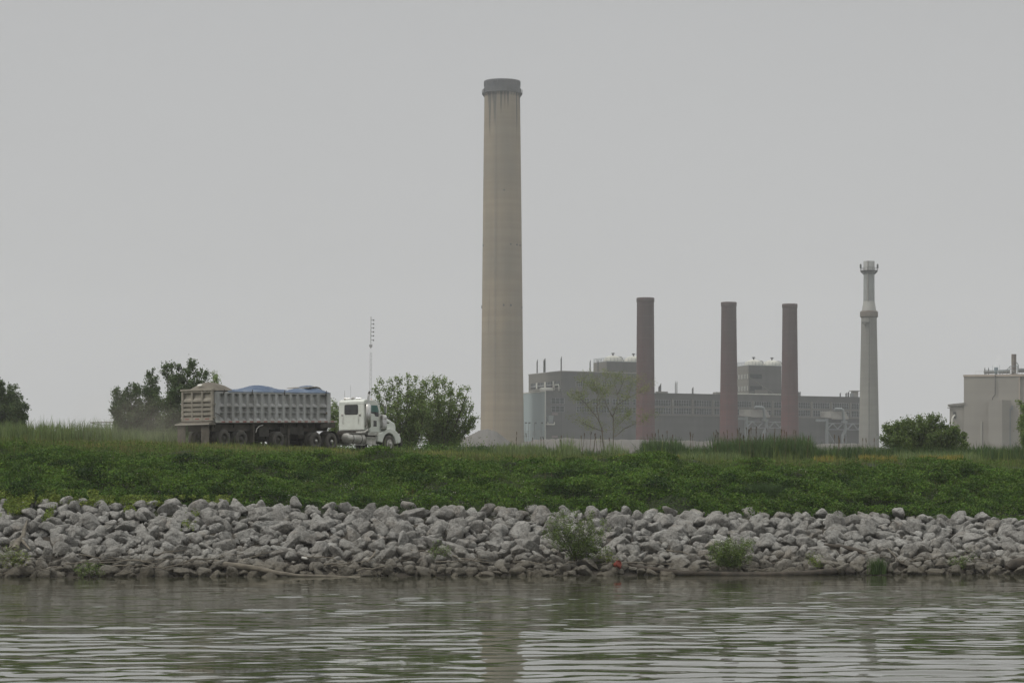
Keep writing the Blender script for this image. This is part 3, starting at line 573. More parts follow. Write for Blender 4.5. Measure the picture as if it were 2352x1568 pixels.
# cottonwood right of the cab, seen as three neighbouring multi-stem trees
tree('poplar_tree', 'bushy green poplar right behind the white cab, its right neighbour touching', (925, 1035),
     [(864, 888, 16), (877, 875, 15), (900, 871, 16), (911, 866, 14), (935, 865, 16), (955, 867, 18), (890, 915, 22), (915, 905, 24), (945, 905, 24), (870, 925, 16), (900, 945, 22), (935, 945, 24), (925, 975, 26), (895, 978, 18), (955, 980, 24), (966, 882, 20), (978, 893, 22), (972, 905, 26), (958, 915, 26), (968, 935, 28), (980, 925, 28), (985, 950, 28), (970, 965, 28), (945, 1000, 30), (900, 1000, 26), (870, 955, 16), (925, 1010, 30)], 181, 'bark', 'leafpoplar', dens=.40, leaf=.135, group=None, cl_r=.21)
tree('poplar_tree', 'broad bushy poplar standing just left of the tallest chimney, its tip overlapping it', (1005, 1035),
     [(972, 872, 18), (994, 865, 16), (1004, 872, 16), (1023, 869, 17), (1037, 879, 16), (1058, 893, 16), (1077, 891, 14), (975, 910, 24), (1005, 908, 24), (1035, 915, 24), (1065, 925, 20), (1085, 932, 14), (985, 945, 26), (1020, 950, 26), (1055, 955, 24), (1083, 962, 18), (1098, 958, 12), (1000, 980, 26), (1040, 985, 26), (1072, 985, 20), (975, 930, 30), (968, 955, 28), (985, 1003, 30), (1030, 1005, 28), (1065, 1003, 24), (1010, 925, 26)], 184, 'bark', 'leafpoplar', dens=.40, leaf=.135, cl_r=.21)
tree('poplar_tree', 'dark leafy poplar left of the dump trailer, topped by separate green spires', (400, 1030),
     [(385, 838, 14), (395, 835, 12), (411, 838, 16), (436, 828, 13), (447, 832, 12), (425, 850, 22), (462, 850, 14), (400, 870, 26), (440, 875, 24), (472, 858, 12), (390, 900, 26), (420, 905, 28), (385, 935, 24), (415, 940, 26), (450, 910, 24), (400, 970, 26), (375, 965, 22), (370, 925, 24), (385, 995, 28), (415, 1000, 28), (365, 990, 26)], 205, 'bark', 'leafdark', dens=.6, leaf=.16, cl_r=.25)
tree('poplar_tree', 'dark rounded poplar, second tree from the left edge, with a lone spike', (325, 1030),
     [(352, 850, 12), (346, 868, 16), (298, 884, 12), (308, 883, 12), (320, 898, 20), (340, 895, 22), (268, 895, 9), (283, 905, 16), (362, 892, 16), (268, 925, 12), (290, 925, 24), (320, 925, 26), (350, 925, 26), (268, 950, 12), (300, 955, 26), (335, 955, 28), (262, 938, 8), (265, 975, 10), (365, 955, 20), (290, 978, 22), (325, 980, 22), (280, 995, 20), (310, 1000, 26), (350, 1000, 26), (345, 975, 26), (268, 985, 12)], 208, 'bark', 'leafdark', dens=.62, leaf=.16, cl_r=.26)
tree('poplar_tree', 'slender sapling whose leafy tips show just above the trailer tarp', (488, 1030), [(491, 856, 8), (497, 862, 7), (484, 880, 9), (500, 882, 7), (488, 900, 10)], 200, 'bark', 'leafpoplar', dens=.7, leaf=.11, cl_r=.2, start=.5)
tree('poplar_tree', 'thin sapling seen through the gap between trailer and white cab', (768, 1035), [(763, 918, 6), (772, 930, 9), (765, 945, 9), (775, 955, 9), (768, 970, 9), (760, 935, 5)], 185, 'bark', 'leafpoplar', dens=.6, leaf=.11, cl_r=.18)
tree('broadleaf_tree', 'dark round tree cut off by the left edge of the view', (5, 1030),
     [(-45, 860, 20), (-20, 870, 22), (5, 880, 20), (20, 888, 18), (32, 905, 16), (-5, 905, 26), (15, 925, 24), (35, 935, 16), (52, 930, 10), (45, 950, 16), (58, 955, 10), (-30, 915, 28), (-10, 950, 26), (20, 960, 24), (45, 975, 14), (-60, 900, 26), (-70, 950, 26)], 215, 'bark', 'leafdark', dens=.8, leaf=.17, cl_r=.30)
tree('willow_bush', 'dark green rounded bush before the tan building at right', (2120, 1045),
     [(2032, 985, 10), (2045, 982, 12), (2060, 975, 14), (2078, 972, 16), (2095, 970, 18), (2115, 962, 16), (2135, 960, 16), (2150, 962, 14), (2163, 975, 14), (2180, 985, 16), (2200, 985, 14), (2215, 1000, 10), (2070, 1000, 22), (2100, 998, 24), (2130, 992, 24), (2160, 1002, 22), (2190, 1010, 20), (2050, 1010, 18), (2215, 1020, 8), (2028, 1005, 8)], 172, 'bark', 'leafwillow', dens=1.0, leaf=.13, cl_r=.24, start=.2, cat='bush')
tree('young_tree', 'light green tree reaching in at the right edge over the tan wall', (2375, 1040),
     [(2345, 922, 10), (2350, 935, 12), (2345, 955, 9), (2362, 915, 14), (2375, 930, 18), (2343, 970, 7), (2350, 985, 8), (2365, 960, 16), (2380, 980, 18), (2348, 1000, 8), (2395, 950, 18)], 170, 'bark', 'leafpoplar', dens=.8, leaf=.10, cl_r=.17, start=.4)
# sparse leaning trees in front of the power station
def bare(name, label, base_uv, limbs, y, leaf_m, nl=26, box=None):
    root = empty(name, label=label, cat='tree'); B = P(*base_uv, y); B0 = Vector((B.x, B.y, float(terr(B.x, B.y)) - .1)); root.location = B0; mb = MB(); cen = []
    for pts, r0 in limbs:
        Q = [P(a, b, y + rng.uniform(-.6, .6) * min(1, i)) for i, (a, b) in enumerate(pts)]
        if pts[0][1] > 1005: Q[0] = Vector((Q[0].x, Q[0].y, B0.z))
        Q = wobble(Q, 3, .02); r0 = r0 * .72; mb.tube([q - B0 for q in Q], list(np.linspace(r0, r0 * .25, len(Q))), 6, False)
        for j in range(int(nl * .75)):
            i = rng.integers(2, len(Q)); p = Q[i]; a = rng.uniform(0, 6.28); l_ = rng.uniform(.2, .95)
            e_ = p + Vector((math.cos(a) * l_, math.sin(a) * l_, rng.uniform(-.1, .75) * l_)); mid = p.lerp(e_, .5) + Vector(rng.normal(0, .07, 3))
            mb.tube([p - B0, mid - B0, e_ - B0], [r0 * .22, r0 * .15, .004], 4, False)
            for s in (.5, .75, 1.0): cen.append(mid.lerp(e_, s) if s > .5 else mid)
    mb.build('trunk', 'palebark', root); pc = []
    for c_ in cen: k = rng.integers(6, 17); pc.append(np.array(c_ - B0) + rng.normal(size=(k, 3)) * .15)
    V, Fc = leaf_arrays(np.concatenate(pc), .085, up=.1); mesh_np('crown', V, Fc, MT[leaf_m], root); return root
bare('bare_tree', 'sparse pale green tree leaning left, thin trunk before the power station', (1392, 1012),
     [([(1392, 1014), (1383, 985), (1372, 958), (1352, 935), (1330, 912), (1325, 880)], .085), ([(1376, 965), (1371, 935), (1374, 905), (1365, 880), (1368, 862)], .05), ([(1386, 990), (1360, 982), (1338, 970), (1318, 962)], .045), ([(1355, 938), (1335, 925), (1315, 905)], .03), ([(1371, 935), (1385, 905), (1400, 885)], .035), ([(1374, 905), (1350, 885), (1340, 868)], .03)], 190, 'leafpale')
bare('bare_tree', 'sparse pale green tree leaning right, forked trunk beside the first brick chimney', (1410, 1012),
     [([(1408, 1014), (1409, 985), (1408, 955), (1418, 930), (1420, 905), (1434, 870)], .08), ([(1409, 960), (1395, 935), (1385, 905), (1392, 870), (1400, 858)], .045), ([(1411, 1003), (1432, 985), (1465, 970), (1500, 955)], .05), ([(1418, 930), (1440, 915), (1470, 900), (1490, 885)], .04), ([(1420, 905), (1410, 880), (1415, 862)], .03), ([(1409, 985), (1430, 965), (1450, 945)], .035), ([(1440, 915), (1450, 890), (1455, 868)], .03)], 191, 'leafpale')
# shrubs on the rocks and the bank
def shrub(name, label, uvb, tips, leaf_m, leaf=.085, dens=1.0, cl=.13, off=.25):
    b = rp(*uvb, off); y = b.y; root = empty(name, label=label, cat='shrub'); root.location = b; mb = MB(); pc = []
    for tu, tv in tips:
        T = P(tu, tv, y + rng.uniform(-.5, .35)); mid = b.lerp(T, .5) + Vector(rng.normal(0, .06, 3)); mb.tube([(0, 0, -.3), Vector(rng.normal(0, .03, 3)), mid - b, T - b], [.022, .018, .012, .004], 4, False)
        for t in np.linspace(.3, 1, 7):
            c_ = mid.lerp(T, (t - .5) * 2) if t > .5 else b.lerp(mid, t * 2)
            for _ in range(2):
                c2 = c_ + Vector(rng.normal(0, .13, 3)); k = int(16 * dens); pc.append(np.array(c2 - b) + rng.normal(size=(k, 3)) * cl * .6)
                mb.tube([c_ - b, c2 - b], [.006, .003], 3, False)
    mb.build('stem', 'bark', root); V, Fc = leaf_arrays(np.concatenate(pc), leaf, asp=.35); mesh_np('foliage', V, Fc, MT[leaf_m], root); return root
shrub('willow_shrub', 'feathery green shrub growing from the middle of the rock bank', (1322, 1285), [(1262, 1195), (1275, 1188), (1290, 1183), (1308, 1180), (1325, 1178), (1345, 1185), (1368, 1190), (1385, 1200), (1258, 1210), (1300, 1205), (1335, 1205), (1365, 1215), (1385, 1225), (1280, 1215), (1350, 1240), (1375, 1250), (1385, 1262), (1360, 1265), (1250, 1218), (1310, 1225)], 'leafwillow', dens=2.3)
shrub('willow_shrub', 'smaller olive shrub among rocks between feathery shrub and dark log end', (1672, 1298), [(1635, 1258), (1645, 1250), (1660, 1247), (1675, 1243), (1690, 1245), (1705, 1250), (1718, 1243), (1725, 1250), (1640, 1270), (1665, 1262), (1690, 1265), (1705, 1275), (1722, 1275), (1655, 1278)], 'leafwillow', dens=2.3)
shrub('young_shrub', 'tiny green sprout among the rocks above the dark log end', (1868, 1298), [(1862, 1285), (1868, 1282), (1876, 1286)], 'weedhi', dens=.7)
shrub('young_shrub', 'little green plant on the rocks right of the pale log', (1005, 1275), [(995, 1260), (1008, 1255), (1020, 1262), (1030, 1266)], 'leafwillow', dens=.6)
shrub('young_shrub', 'yellowish sprout at the foot of the rocks at far left', (30, 1295), [(15, 1262), (30, 1258), (45, 1268), (60, 1275), (5, 1275)], 'weedhi', dens=.7)
shrub('young_shrub', 'olive plant growing at the waterline below the driftwood sticks', (205, 1318), [(190, 1300), (205, 1293), (220, 1300), (235, 1308), (180, 1310)], 'leafwillow', dens=.7)
shrub('young_shrub', 'green seedling beside the feathery shrub and the red plastic bucket', (1395, 1290), [(1385, 1275), (1395, 1268), (1405, 1278), (1370, 1282)], 'weedhi', dens=.5)
shrub('young_shrub', 'small plant on the rocks near the far right edge', (2200, 1300), [(2190, 1285), (2205, 1282), (2215, 1290), (2235, 1270)], 'leafwillow', dens=.6)
b = rp(2015, 1310, .1); gx = rng.normal(0, .16, 520); V, Fc = blades(np.stack([gx, rng.normal(0, .12, 520), np.full(520, -.15)], 1), .75 * rng.uniform(.5, 1.1, 520), np.full(520, .018), lean=.3)
o = mesh_np('grass_tuft', V, Fc, MT['reed']); o.location = b; tag(o, 'upright dark green grass tuft at the waterline right of the long dark log', 'grass tuft')
x0 = (1755 - U0) * 118 / F; V, Fc = blades(np.stack([rng.normal(0, .42, 2600), rng.normal(0, .3, 2600), np.zeros(2600)], 1), .85 * rng.uniform(.5, 1.2, 2600), np.full(2600, .018), lean=.35)
o = mesh_np('grass_tuft', V, Fc, MT['reed']); o.location = (x0, 118, float(terr(x0, 118))); tag(o, 'large dark grass clump on the weedy bank above the rocks', 'grass tuft')

# ---------------------------------------------------------------- truck
TH = R(55); HX, HY = math.cos(TH), math.sin(TH)
TO = Vector((-17.54 - 1.25 * HY, 150 + 1.25 * HX, 6.37))
def wheel(parent, x, side, r=.535, dual=True, rim_m='dark', hub_m=None, w_=.27, name='wheel', front=False):
    s = -1 if side < 0 else 1; y1 = 1.24
    mb = MB(); n_ = 2 if dual else 1
    for k in range(n_):
        yo = y1 - k * (w_ + .06); yi = yo - w_; q = w_ * .5; m_ = (yo + yi) / 2
        mb.lathe([(.30, -q + .02), (.36, -q), (.47, -q + .005), (.515, -q + .035), (r, -q + .07), (r, -.02), (r - .018, -.015), (r - .018, .015), (r, .02), (r, q - .07), (.515, q - .035), (.47, q - .005), (.36, q), (.30, q - .02)], 40, (x, s * m_, r), 'y')
    o = mb.build(name, 'rubber', parent)
    mb = MB(); yo = y1 - w_ * .5
    if front: prof = [(.30, w_ * .5 - .02), (.285, w_ * .5 - .01), (.26, w_ * .5 - .05), (.22, w_ * .5 - .01), (.12, w_ * .5 + .03), (.10, w_ * .5 + .09), (0, w_ * .5 + .1)]
    else: prof = [(.30, w_ * .5 - .02), (.285, w_ * .5 - .02), (.27, w_ * .5 - .12), (.16, w_ * .5 - .17), (.13, w_ * .5 - .05), (.0, w_ * .5 - .04)]
    mb.lathe([(a, b * s) for a, b in prof], 32, (x, s * yo, r), 'y')
    if front:
        for k in range(10):
            t = k * .6283; mb.lathe([(.018, (w_ * .5) * s), (.018, (w_ * .5 + .03) * s), (0, (w_ * .5 + .03) * s)], 8, (x + .185 * math.cos(t), s * yo, r + .185 * math.sin(t)), 'y')
    mb.build('rim', rim_m, o)
    if hub_m:
        mb = MB(); mb.lathe([(.11, s * (w_ * .5 - .14)), (.105, s * (w_ * .5 + .0)), (.07, s * (w_ * .5 + .03)), (0, s * (w_ * .5 + .035))], 16, (x, s * yo, r), 'y'); mb.build('hub_cap', hub_m, o)
    return o
tr = empty('dump_trailer', TO, TH, 'long grey ribbed dump trailer with dusty tailgate and blue tarp, behind the white cab', 'trailer')
sl = .0275
def S(p): return Vector((p.x, p.y, p.z + sl * p.x))
LT = 10.8
for s in (-1, 1):
    mb = MB()
    def bx(x0, x1, yo, d, z0, z1): mb.box(x0, x1, min(s * yo, s * (yo + d)), max(s * yo, s * (yo + d)), z0, z1)
    bx(.02, LT, 1.05, .04, 1.62, 3.25)                      # skin
    bx(0, LT, 1.055, .215, 3.17, 3.30)                        # top rail
    bx(0, .42, 1.09, .18, 1.50, 3.17); bx(LT - .36, LT, 1.09, .18, 1.50, 3.17)
    def ramp(x0, x1, z0, z1, d0, d1, z2=None):             # sloping shelf on the skin
        a, b = s * 1.085, None
        mb.hexa([(x0, a, z0), (x1, a, z0), (x1, s * (1.17 + d0), z0), (x0, s * (1.17 + d0), z0)] if s > 0 else [(x0, s * (1.17 + d0), z0), (x1, s * (1.17 + d0), z0), (x1, a, z0), (x0, a, z0)],
                [(x0, a, z1), (x1, a, z1), (x1, s * (1.17 + d1), z1), (x0, s * (1.17 + d1), z1)] if s > 0 else [(x0, s * (1.17 + d1), z1), (x1, s * (1.17 + d1), z1), (x1, a, z1), (x0, a, z1)])
    ramp(.42, LT - .36, 2.48, 2.62, .085, -.06); bx(.42, LT - .36, 1.09, .165, 2.38, 2.478)
    bx(.42, LT - .36, 1.09, .14, 2.03, 2.09)
    ramp(.42, LT - .36, 1.57, 1.74, .09, -.06)
    ribs = [.95 + .665 * k for k in range(14)]
    for rx in ribs:
        x0, x1 = rx - .13, rx + .13
        pts = [(x0 - .05, s * 1.088), (x1 + .05, s * 1.088), (x1 - .02, s * 1.272), (x0 + .02, s * 1.272)]
        if s > 0: pts = pts
        mb.add([(a, b, 1.57) for a, b in pts] + [(a, b, 3.17) for a, b in pts], [(0, 1, 2, 3), (4, 7, 6, 5), (0, 4, 5, 1), (1, 5, 6, 2), (2, 6, 7, 3), (3, 7, 4, 0)])
    mb.map(S).build('side_wall', 'trailer', tr)
    mb = MB(); y0, y1 = sorted((s * 1.14, s * 1.285)); mb.box(.05, LT + .6, y0, y1, 1.45, 1.565); o = mb.map(S).build('rub_rail', 'alu', tr)
    mb = MB()
    for k in range(17):
        y0, y1 = sorted((s * 1.284, s * 1.289)); mb.box(.55 + k * .64, .55 + k * .64 + .33, y0, y1, 1.475, 1.54)
    mb.map(S).build('reflective_tape', 'redtape', o)
mb = MB(); mb.box(LT - .1, LT - .03, -1.13, 1.13, 1.5, 3.3); mb.map(S).build('front_wall', 'trailer', tr)
mb = MB(); mb.box(.1, LT + .55, -1.12, 1.12, 1.42, 1.50); mb.map(S).build('floor', 'underside', tr)
# tailgate
mb = MB(); mb.box(-.04, .04, -1.19, 1.19, 1.60, 3.40)
cols = [(-1.24, -1.08), (-.46, -.34), (.34, .46), (1.08, 1.24)]
for a, b in cols: mb.box(-.18, -.04, a, b, 1.56, 3.36)
for z0, z1 in ((3.24, 3.36), (2.69, 2.80), (2.42, 2.60), (2.16, 2.32), (1.90, 2.06), (1.56, 1.78)):
    for k in range(3): mb.box(-.165, -.04, cols[k][1] , cols[k + 1][0], z0, z1)
for z0, z1, d in ((2.80, 2.93, 1), (2.32, 2.345, 1), (2.06, 2.085, 1)):
    for k in range(3):
        a, b = cols[k][1], cols[k + 1][0]; mb.hexa([(-.165, a, z0), (-.04, a, z0), (-.04, b, z0), (-.165, b, z0)], [(-.06, a, z1), (-.04, a, z1), (-.04, b, z1), (-.06, b, z1)])
gate = mb.build('tailgate', 'gate', tr)
mb = MB(); mb.box(-.22, .05, -1.28, 1.28, 3.36, 3.46); mb.box(-.1, .1, 1.24, 1.42, 3.36, 3.4); mb.build('top_bar', mat('pale_dusty_bar', (.36, .33, .275), rough=.8), gate)
mb = MB()
for s in (-1, 1):
    for z in (2.5, 1.72): y0, y1 = sorted((s * 1.24, s * 1.33)); mb.box(-.14, .02, y0, y1, z, z + .09)
mb.build('latch', 'gate', gate)
mb = MB(); mb.tube([(0, -1.30, 2.02), (.15, -1.34, 1.98), (.55, -1.34, 1.80)], .02, 6); mb.build('latch_rod', 'dark', gate)
mb = MB()
mb.hexa([(-.62, -1.28, 1.33), (.1, -1.28, 1.33), (.1, 1.28, 1.33), (-.62, 1.28, 1.33)], [(-.62, -1.28, 1.36), (.0, -1.2, 1.58), (.0, 1.2, 1.58), (-.62, 1.28, 1.36)])
ap = mb.build('apron', 'flap', tr); mb = MB(); mb.box(-.66, -.60, -1.32, 1.32, 1.32, 1.39); mb.build('lip', mat('worn_lip_metal', (.42, .39, .34), rough=.6), ap)
for y0 in (-1.25, .62): mb = MB(); mb.box(-.50, -.485, y0, y0 + .63, .18, 1.33); mb.build('mud_flap', 'flap', tr)
mb = MB()
for k in range(3): mb.box(-.172, -.166, -.8 + k * .8 - .16, -.8 + k * .8 + .16, 1.66, 1.71)
mb.build('tail_reflector', 'redtape', tr)
mb = MB(); mb.box(.2, LT + .5, -.62, -.46, 1.05, 1.42); mb.box(.2, LT + .5, .46, .62, 1.05, 1.42)
for x_ in (.3, 2, 3.7, 6.6, 8.8): mb.box(x_, x_ + .12, -1.0, 1.0, 1.15, 1.42)
mb.box(LT - .9, LT + .55, -1.2, 1.2, 1.12, 1.40); mb.box(.1, 3.9, -.95, .95, .95, 1.35)
mb.box(8.2, LT + .3, -.75, .75, .92, 1.4); mb.map(S).build('chassis_frame', 'underside', tr)
mb = MB(); mb.box(4.3, 5.2, -1.0, 1.0, .75, 1.35); mb.box(6.35, 8.6, -.9, .9, .95, 1.4); mb.build('under_box', 'dark', tr)
for x_ in (.92, 2.46, 5.88):
    mb = MB(); mb.tube([(x_, -1.0, .54), (x_, 1.0, .54)], .075, 8); mb.box(x_ - .4, x_ + .4, -.55, -.42, .6, 1.0); mb.box(x_ - .4, x_ + .4, .42, .55, .6, 1.0); mb.build('axle', 'dark', tr)
    for s in (-1, 1): wheel(tr, x_, s)
for q0, q1 in ((-1.2, -.6), (.6, 1.2)): mb = MB(); mb.prism([(3.55, .35), (3.63, .35), (3.63, 1.45), (3.55, 1.45)], q0, q1); mb.build('splash_guard', 'flap', tr)
mb = MB(); mb.tube([(3.75, -1.2, .95), (3.85, -1.2, 1.2), (4.1, -1.2, 1.36), (4.4, -1.2, 1.42)], .03, 6); mb.build('fender_bar', 'alu', tr)
for s in (-1, 1):
    mb = MB(); mb.box(6.95, 7.08, s * 1.0 - .06, s * 1.0 + .06, .25, 1.5); mb.box(6.87, 7.16, s * 1.0 - .12, s * 1.0 + .12, .22, .26); mb.build('landing_leg', 'underside', tr)
# tarp
hk = [0, .9, 1.7, 2.4, 3.6, 5.3, 7.0, 8.3, 9.2, 10.0, 10.5, 10.8]; hv_ = [.20, .50, .30, .05, .16, .42, .18, .04, .28, .44, .32, .12]
def hump(x):
    for i in range(len(hk) - 1):
        if x <= hk[i + 1]:
            t = (x - hk[i]) / (hk[i + 1] - hk[i]); t = t * t * (3 - 2 * t); return hv_[i] * (1 - t) + hv_[i + 1] * t
    return hv_[-1]
def tarp(x0, x1, nx, off=0, name='tarp', m='tarp'):
    gr = []
    for i in range(nx + 1):
        x_ = x0 + (x1 - x0) * i / nx; row = []
        for j in range(25):
            t = -1 + 2 * j / 24; prof = max(0, 1 - abs(t) ** 2.2); wr_ = .012 * math.sin(x_ * 9 + t * 3) + .010 * math.sin(x_ * 23 + t * 7)
            z = 3.32 + off + (hump(x_) + .0) * prof + wr_ * (prof + .3); yy = t * (1.25 + off * .5); row.append((x_, yy, z))
        row = [(x_, -1.285 - off * .3, 3.27 + .02 * math.sin(x_ * 4) + off)] + row + [(x_, 1.285 + off * .3, 3.27 + off)]
        gr.append(row)
    mb = MB(); mb.sheet(gr); mb.map(S); return mb.build(name, m, tr)
tarp(1.2, LT - .1, 110)
def dome_end():
    gr = []
    for i in range(21):
        x_ = -.1 + 1.75 * i / 20; k = math.sin(min(1, (i / 20) * 1.9) * math.pi / 2) if i < 11 else 1.0; row = []
        for j in range(25):
            t = -1 + 2 * j / 24; row.append((x_, t * 1.2, 3.36 + .52 * k * max(0, 1 - abs(t) ** 2.0) * (1 if i < 11 else 1 - ((i - 11) / 9) ** 2 * .25)))
        gr.append(row)
    mb = MB(); mb.sheet(gr); return mb.map(S).build('tarp_flap', 'tarpdirt', tr)
df = dome_end()
mb = MB(); mb.add([(.02, -.17, 3.66), (.02, .17, 3.66), (.12, .17, 3.76), (.12, -.17, 3.76)], [(0, 1, 2, 3)]); mb.build('label_sticker', 'sticker', df)
mb = MB(); mb.prism([(9.2, 3.70), (9.3, 3.74), (10.0, 3.80), (10.3, 3.74), (LT + .05, 3.42), (LT + .05, 3.30), (10.2, 3.66), (9.9, 3.72)], -.8, 1.0)
mb.map(lambda p: Vector((p.x, p.y, p.z + sl * p.x - .10))).build('tarp_board', 'tarpdirt', tr)
for x_ in (.75, 3.3, 6.3, 10.3):
    mb = MB(); mb.tube([S(Vector((x_, -1.30, 3.1))), S(Vector((x_ + .03, -1.31, 3.42)))], .028, 6); mb.build('tarp_hook', 'dark', tr)
mb = MB(); mb.box(LT - .5, LT - .35, -1.29, -1.275, 1.95, 2.1); mb.map(S).build('side_marker', 'rust', tr)

# tractor, same heading, origin on the ground under the rear wall of its cab
CX = 14.45
tk = empty('truck_tractor', TO + Vector((HX * CX, HY * CX, 0)), TH, 'white truck cab with chrome exhaust stack pulling the dump trailer', 'truck')
def X(a): return a - CX
mb = MB(); mb.prism([(0.0, 1.35), (0, 3.18), (.06, 3.30), (.2, 3.34), (1.05, 3.33), (1.35, 3.24), (1.5, 3.12), (1.78, 2.42), (1.75, 1.2), (.55, 1.2), (.55, 1.35)], -1.04, 1.04)
cab = mb.build('cab', 'white', tk, bevel=.07)
mb = MB(); mb.prism([(1.0, 3.345), (1.42, 3.27), (1.66, 3.13), (1.64, 3.10), (1.40, 3.235), (1.0, 3.31)], -1.0, 1.0); mb.build('sun_visor', 'white', cab)
def rrect(hw_, hh_, rad, x_, yc_, zc_):
    return [(x_, yc_ + sx_ * (hw_ - rad) + rad * math.cos(t0 + t), zc_ + sz_ * (hh_ - rad) + rad * math.sin(t0 + t)) for sx_, sz_, t0 in ((1, 1, 0), (-1, 1, math.pi / 2), (-1, -1, math.pi), (1, -1, -math.pi / 2)) for t in np.linspace(0, math.pi / 2, 6)]
mb = MB(); mb.add(rrect(.53, .29, .09, -.016, 0, 2.685), [tuple(range(23, -1, -1))]); mb.build('rear_window', 'glass', cab)
mb = MB(); mb.add(rrect(.56, .32, .11, -.010, 0, 2.685), [tuple(range(23, -1, -1))]); mb.build('window_seal', 'dark', cab)
mb = MB(); mb.box(-.006, .05, -1.02, 1.02, 3.03, 3.038); mb.build('roof_seam', 'dark', cab)
for y_ in (-.70, .74):
    mb = MB(); mb.lathe([(.075, -.03), (.07, -.045), (0, -.05)], 16, (0, y_, 2.36), 'x'); mb.lathe([(.075, -.03), (.075, .01)], 16, (0, y_, 2.36), 'x'); mb.build('work_lamp', 'alu', cab)
for y_, e2 in ((-.60, .05), (.68, -.05)):
    mb = MB(); mb.tube([(0, y_, 2.30), (-.05, y_, 2.28), (-.05, y_, 1.82), (0, y_ + e2, 1.80)], .014, 6); mb.build('grab_handle', 'chrome', cab)
for s in (-1, 1):
    y_ = s * 1.045; y0, y1 = sorted((y_, s * 1.0))
    mb = MB(); mb.box(.62, 1.60, *sorted((s * 1.041, s * 1.052)), 1.28, 3.06); door = mb.build('door', 'white', cab)
    mb = MB(); mb.add([(a, s * 1.054, b) for a, b in ((.70, 2.98), (1.36, 2.98), (1.50, 2.62), (1.50, 2.55), (.70, 2.55))], [(0, 1, 2, 3, 4) if s > 0 else (4, 3, 2, 1, 0)]); mb.build('side_window', 'tealglass', door)
    mb = MB(); mb.add([(a, s * 1.056, b) for a, b in ((.70, 2.55), (1.50, 2.55), (1.48, 2.26), (1.15, 2.26), (1.02, 2.42), (.70, 2.46))], [(0, 1, 2, 3, 4, 5) if s > 0 else (5, 4, 3, 2, 1, 0)]); mb.build('lower_glass', 'glass', door)
    mb = MB(); mb.box(.95, 1.28, *sorted((s * 1.053, s * 1.058)), 1.62, 2.0); mb.build('vent_window', 'glass', door, bevel=.03)
    mb = MB(); mb.box(.60, .615, *sorted((s * 1.041, s * 1.047)), 1.25, 3.08); mb.box(1.605, 1.62, *sorted((s * 1.041, s * 1.047)), 1.25, 3.0); mb.build('door_gap', 'dark', cab)
    mb = MB(); mb.box(.35, 1.70, *sorted((s * .95, s * 1.07)), 1.05, 1.22); mb.build('sill', 'alu', tk)
    # air cleaner
    mb = MB(); mb.lathe([(.05, 1.42), (.19, 1.44), (.20, 1.5), (.20, 2.28), (.17, 2.36), (0, 2.39)], 20, (1.86, s * 1.17, 0)); ac = mb.build('air_cleaner', 'chrome', tk)
    mb = MB(); mb.lathe([(.203, 1.6), (.206, 1.6), (.206, 1.63), (.203, 1.63)], 20, (1.86, s * 1.17, 0)); mb.lathe([(.203, 2.12), (.206, 2.12), (.206, 2.15), (.203, 2.15)], 20, (1.86, s * 1.17, 0)); mb.build('strap', 'dark', ac)
    # mirror
    mb = MB(); mb.tube([(1.45, s * 1.03, 3.1), (1.55, s * 1.35, 3.12), (1.60, s * 1.48, 3.06), (1.62, s * 1.48, 2.36), (1.55, s * 1.3, 2.40), (1.5, s * 1.04, 2.42)], .014, 6); mi = mb.build('mirror_arm', 'chrome', tk)
    mb = MB(); mb.box(1.60, 1.66, *sorted((s * 1.40, s * 1.58)), 2.48, 2.98); mb.build('mirror', 'chrome', mi, bevel=.02)
    # tank and steps
    mb = MB(); mb.lathe([(0, -1.86), (.27, -1.84), (.325, -1.78), (.325, -.12), (.27, -.04), (0, -.02)], 28, (0, s * .95, .80), 'x'); ft = mb.build('fuel_tank', 'alu', tk)
    for x_ in (-1.35, -.5): mb = MB(); mb.lathe([(.328, x_), (.334, x_), (.334, x_ + .06), (.328, x_ + .06)], 28, (0, s * .95, .80), 'x'); mb.build('tank_strap', 'dark', ft)
    mb = MB(); mb.box(-1.75, -.15, *sorted((s * .95, s * 1.26)), .40, .44); mb.box(-1.6, .0, *sorted((s * .86, s * 1.2)), 1.125, 1.15); mb.build('tank_step', 'alu', ft)
    mb = MB(); mb.box(.02, 1.02, *sorted((s * 1.0, s * 1.27)), .86, .93); mb.box(.05, 1.0, *sorted((s * .85, s * 1.2)), .50, .86); mb.box(.1, 1.25, *sorted((s * 1.0, s * 1.3)), .43, .49); mb.build('cab_step', 'alu', tk)
    # hood side fender
    prof = []
    ax = 2.43
    arch = [(ax + .68 * math.cos(t), .54 + .68 * math.sin(t)) for t in np.linspace(math.pi * .98, .0, 15)]
    outer = [(3.62, .62), (3.66, .95), (3.50, 1.08), (3.30, 1.30), (2.95, 1.47), (2.5, 1.54), (2.05, 1.50), (1.75, 1.30), (1.35, 1.15), (1.25, .66)]
    mb = MB(); mb.prism(arch + outer, *sorted((s * .72, s * 1.2))); mb.build('fender', 'white', tk, bevel=.05)
    mb = MB(); mb.box(2.42, 2.72, *sorted((s * .93, s * .965)), 1.86, 1.93); mb.build('hood_vent', 'dark', tk)
    mb = MB(); mb.lathe([(.065, s * .955), (.06, s * .985), (0, s * .99)], 12, (2.28, 0, 1.66), 'y'); mb.build('turn_lamp', 'red', tk)
    mb = MB(); mb.box(3.45, 3.68, *sorted((s * .75, s * 1.1)), 1.0, 1.22); mb.build('headlight', 'alu', tk, bevel=.03)
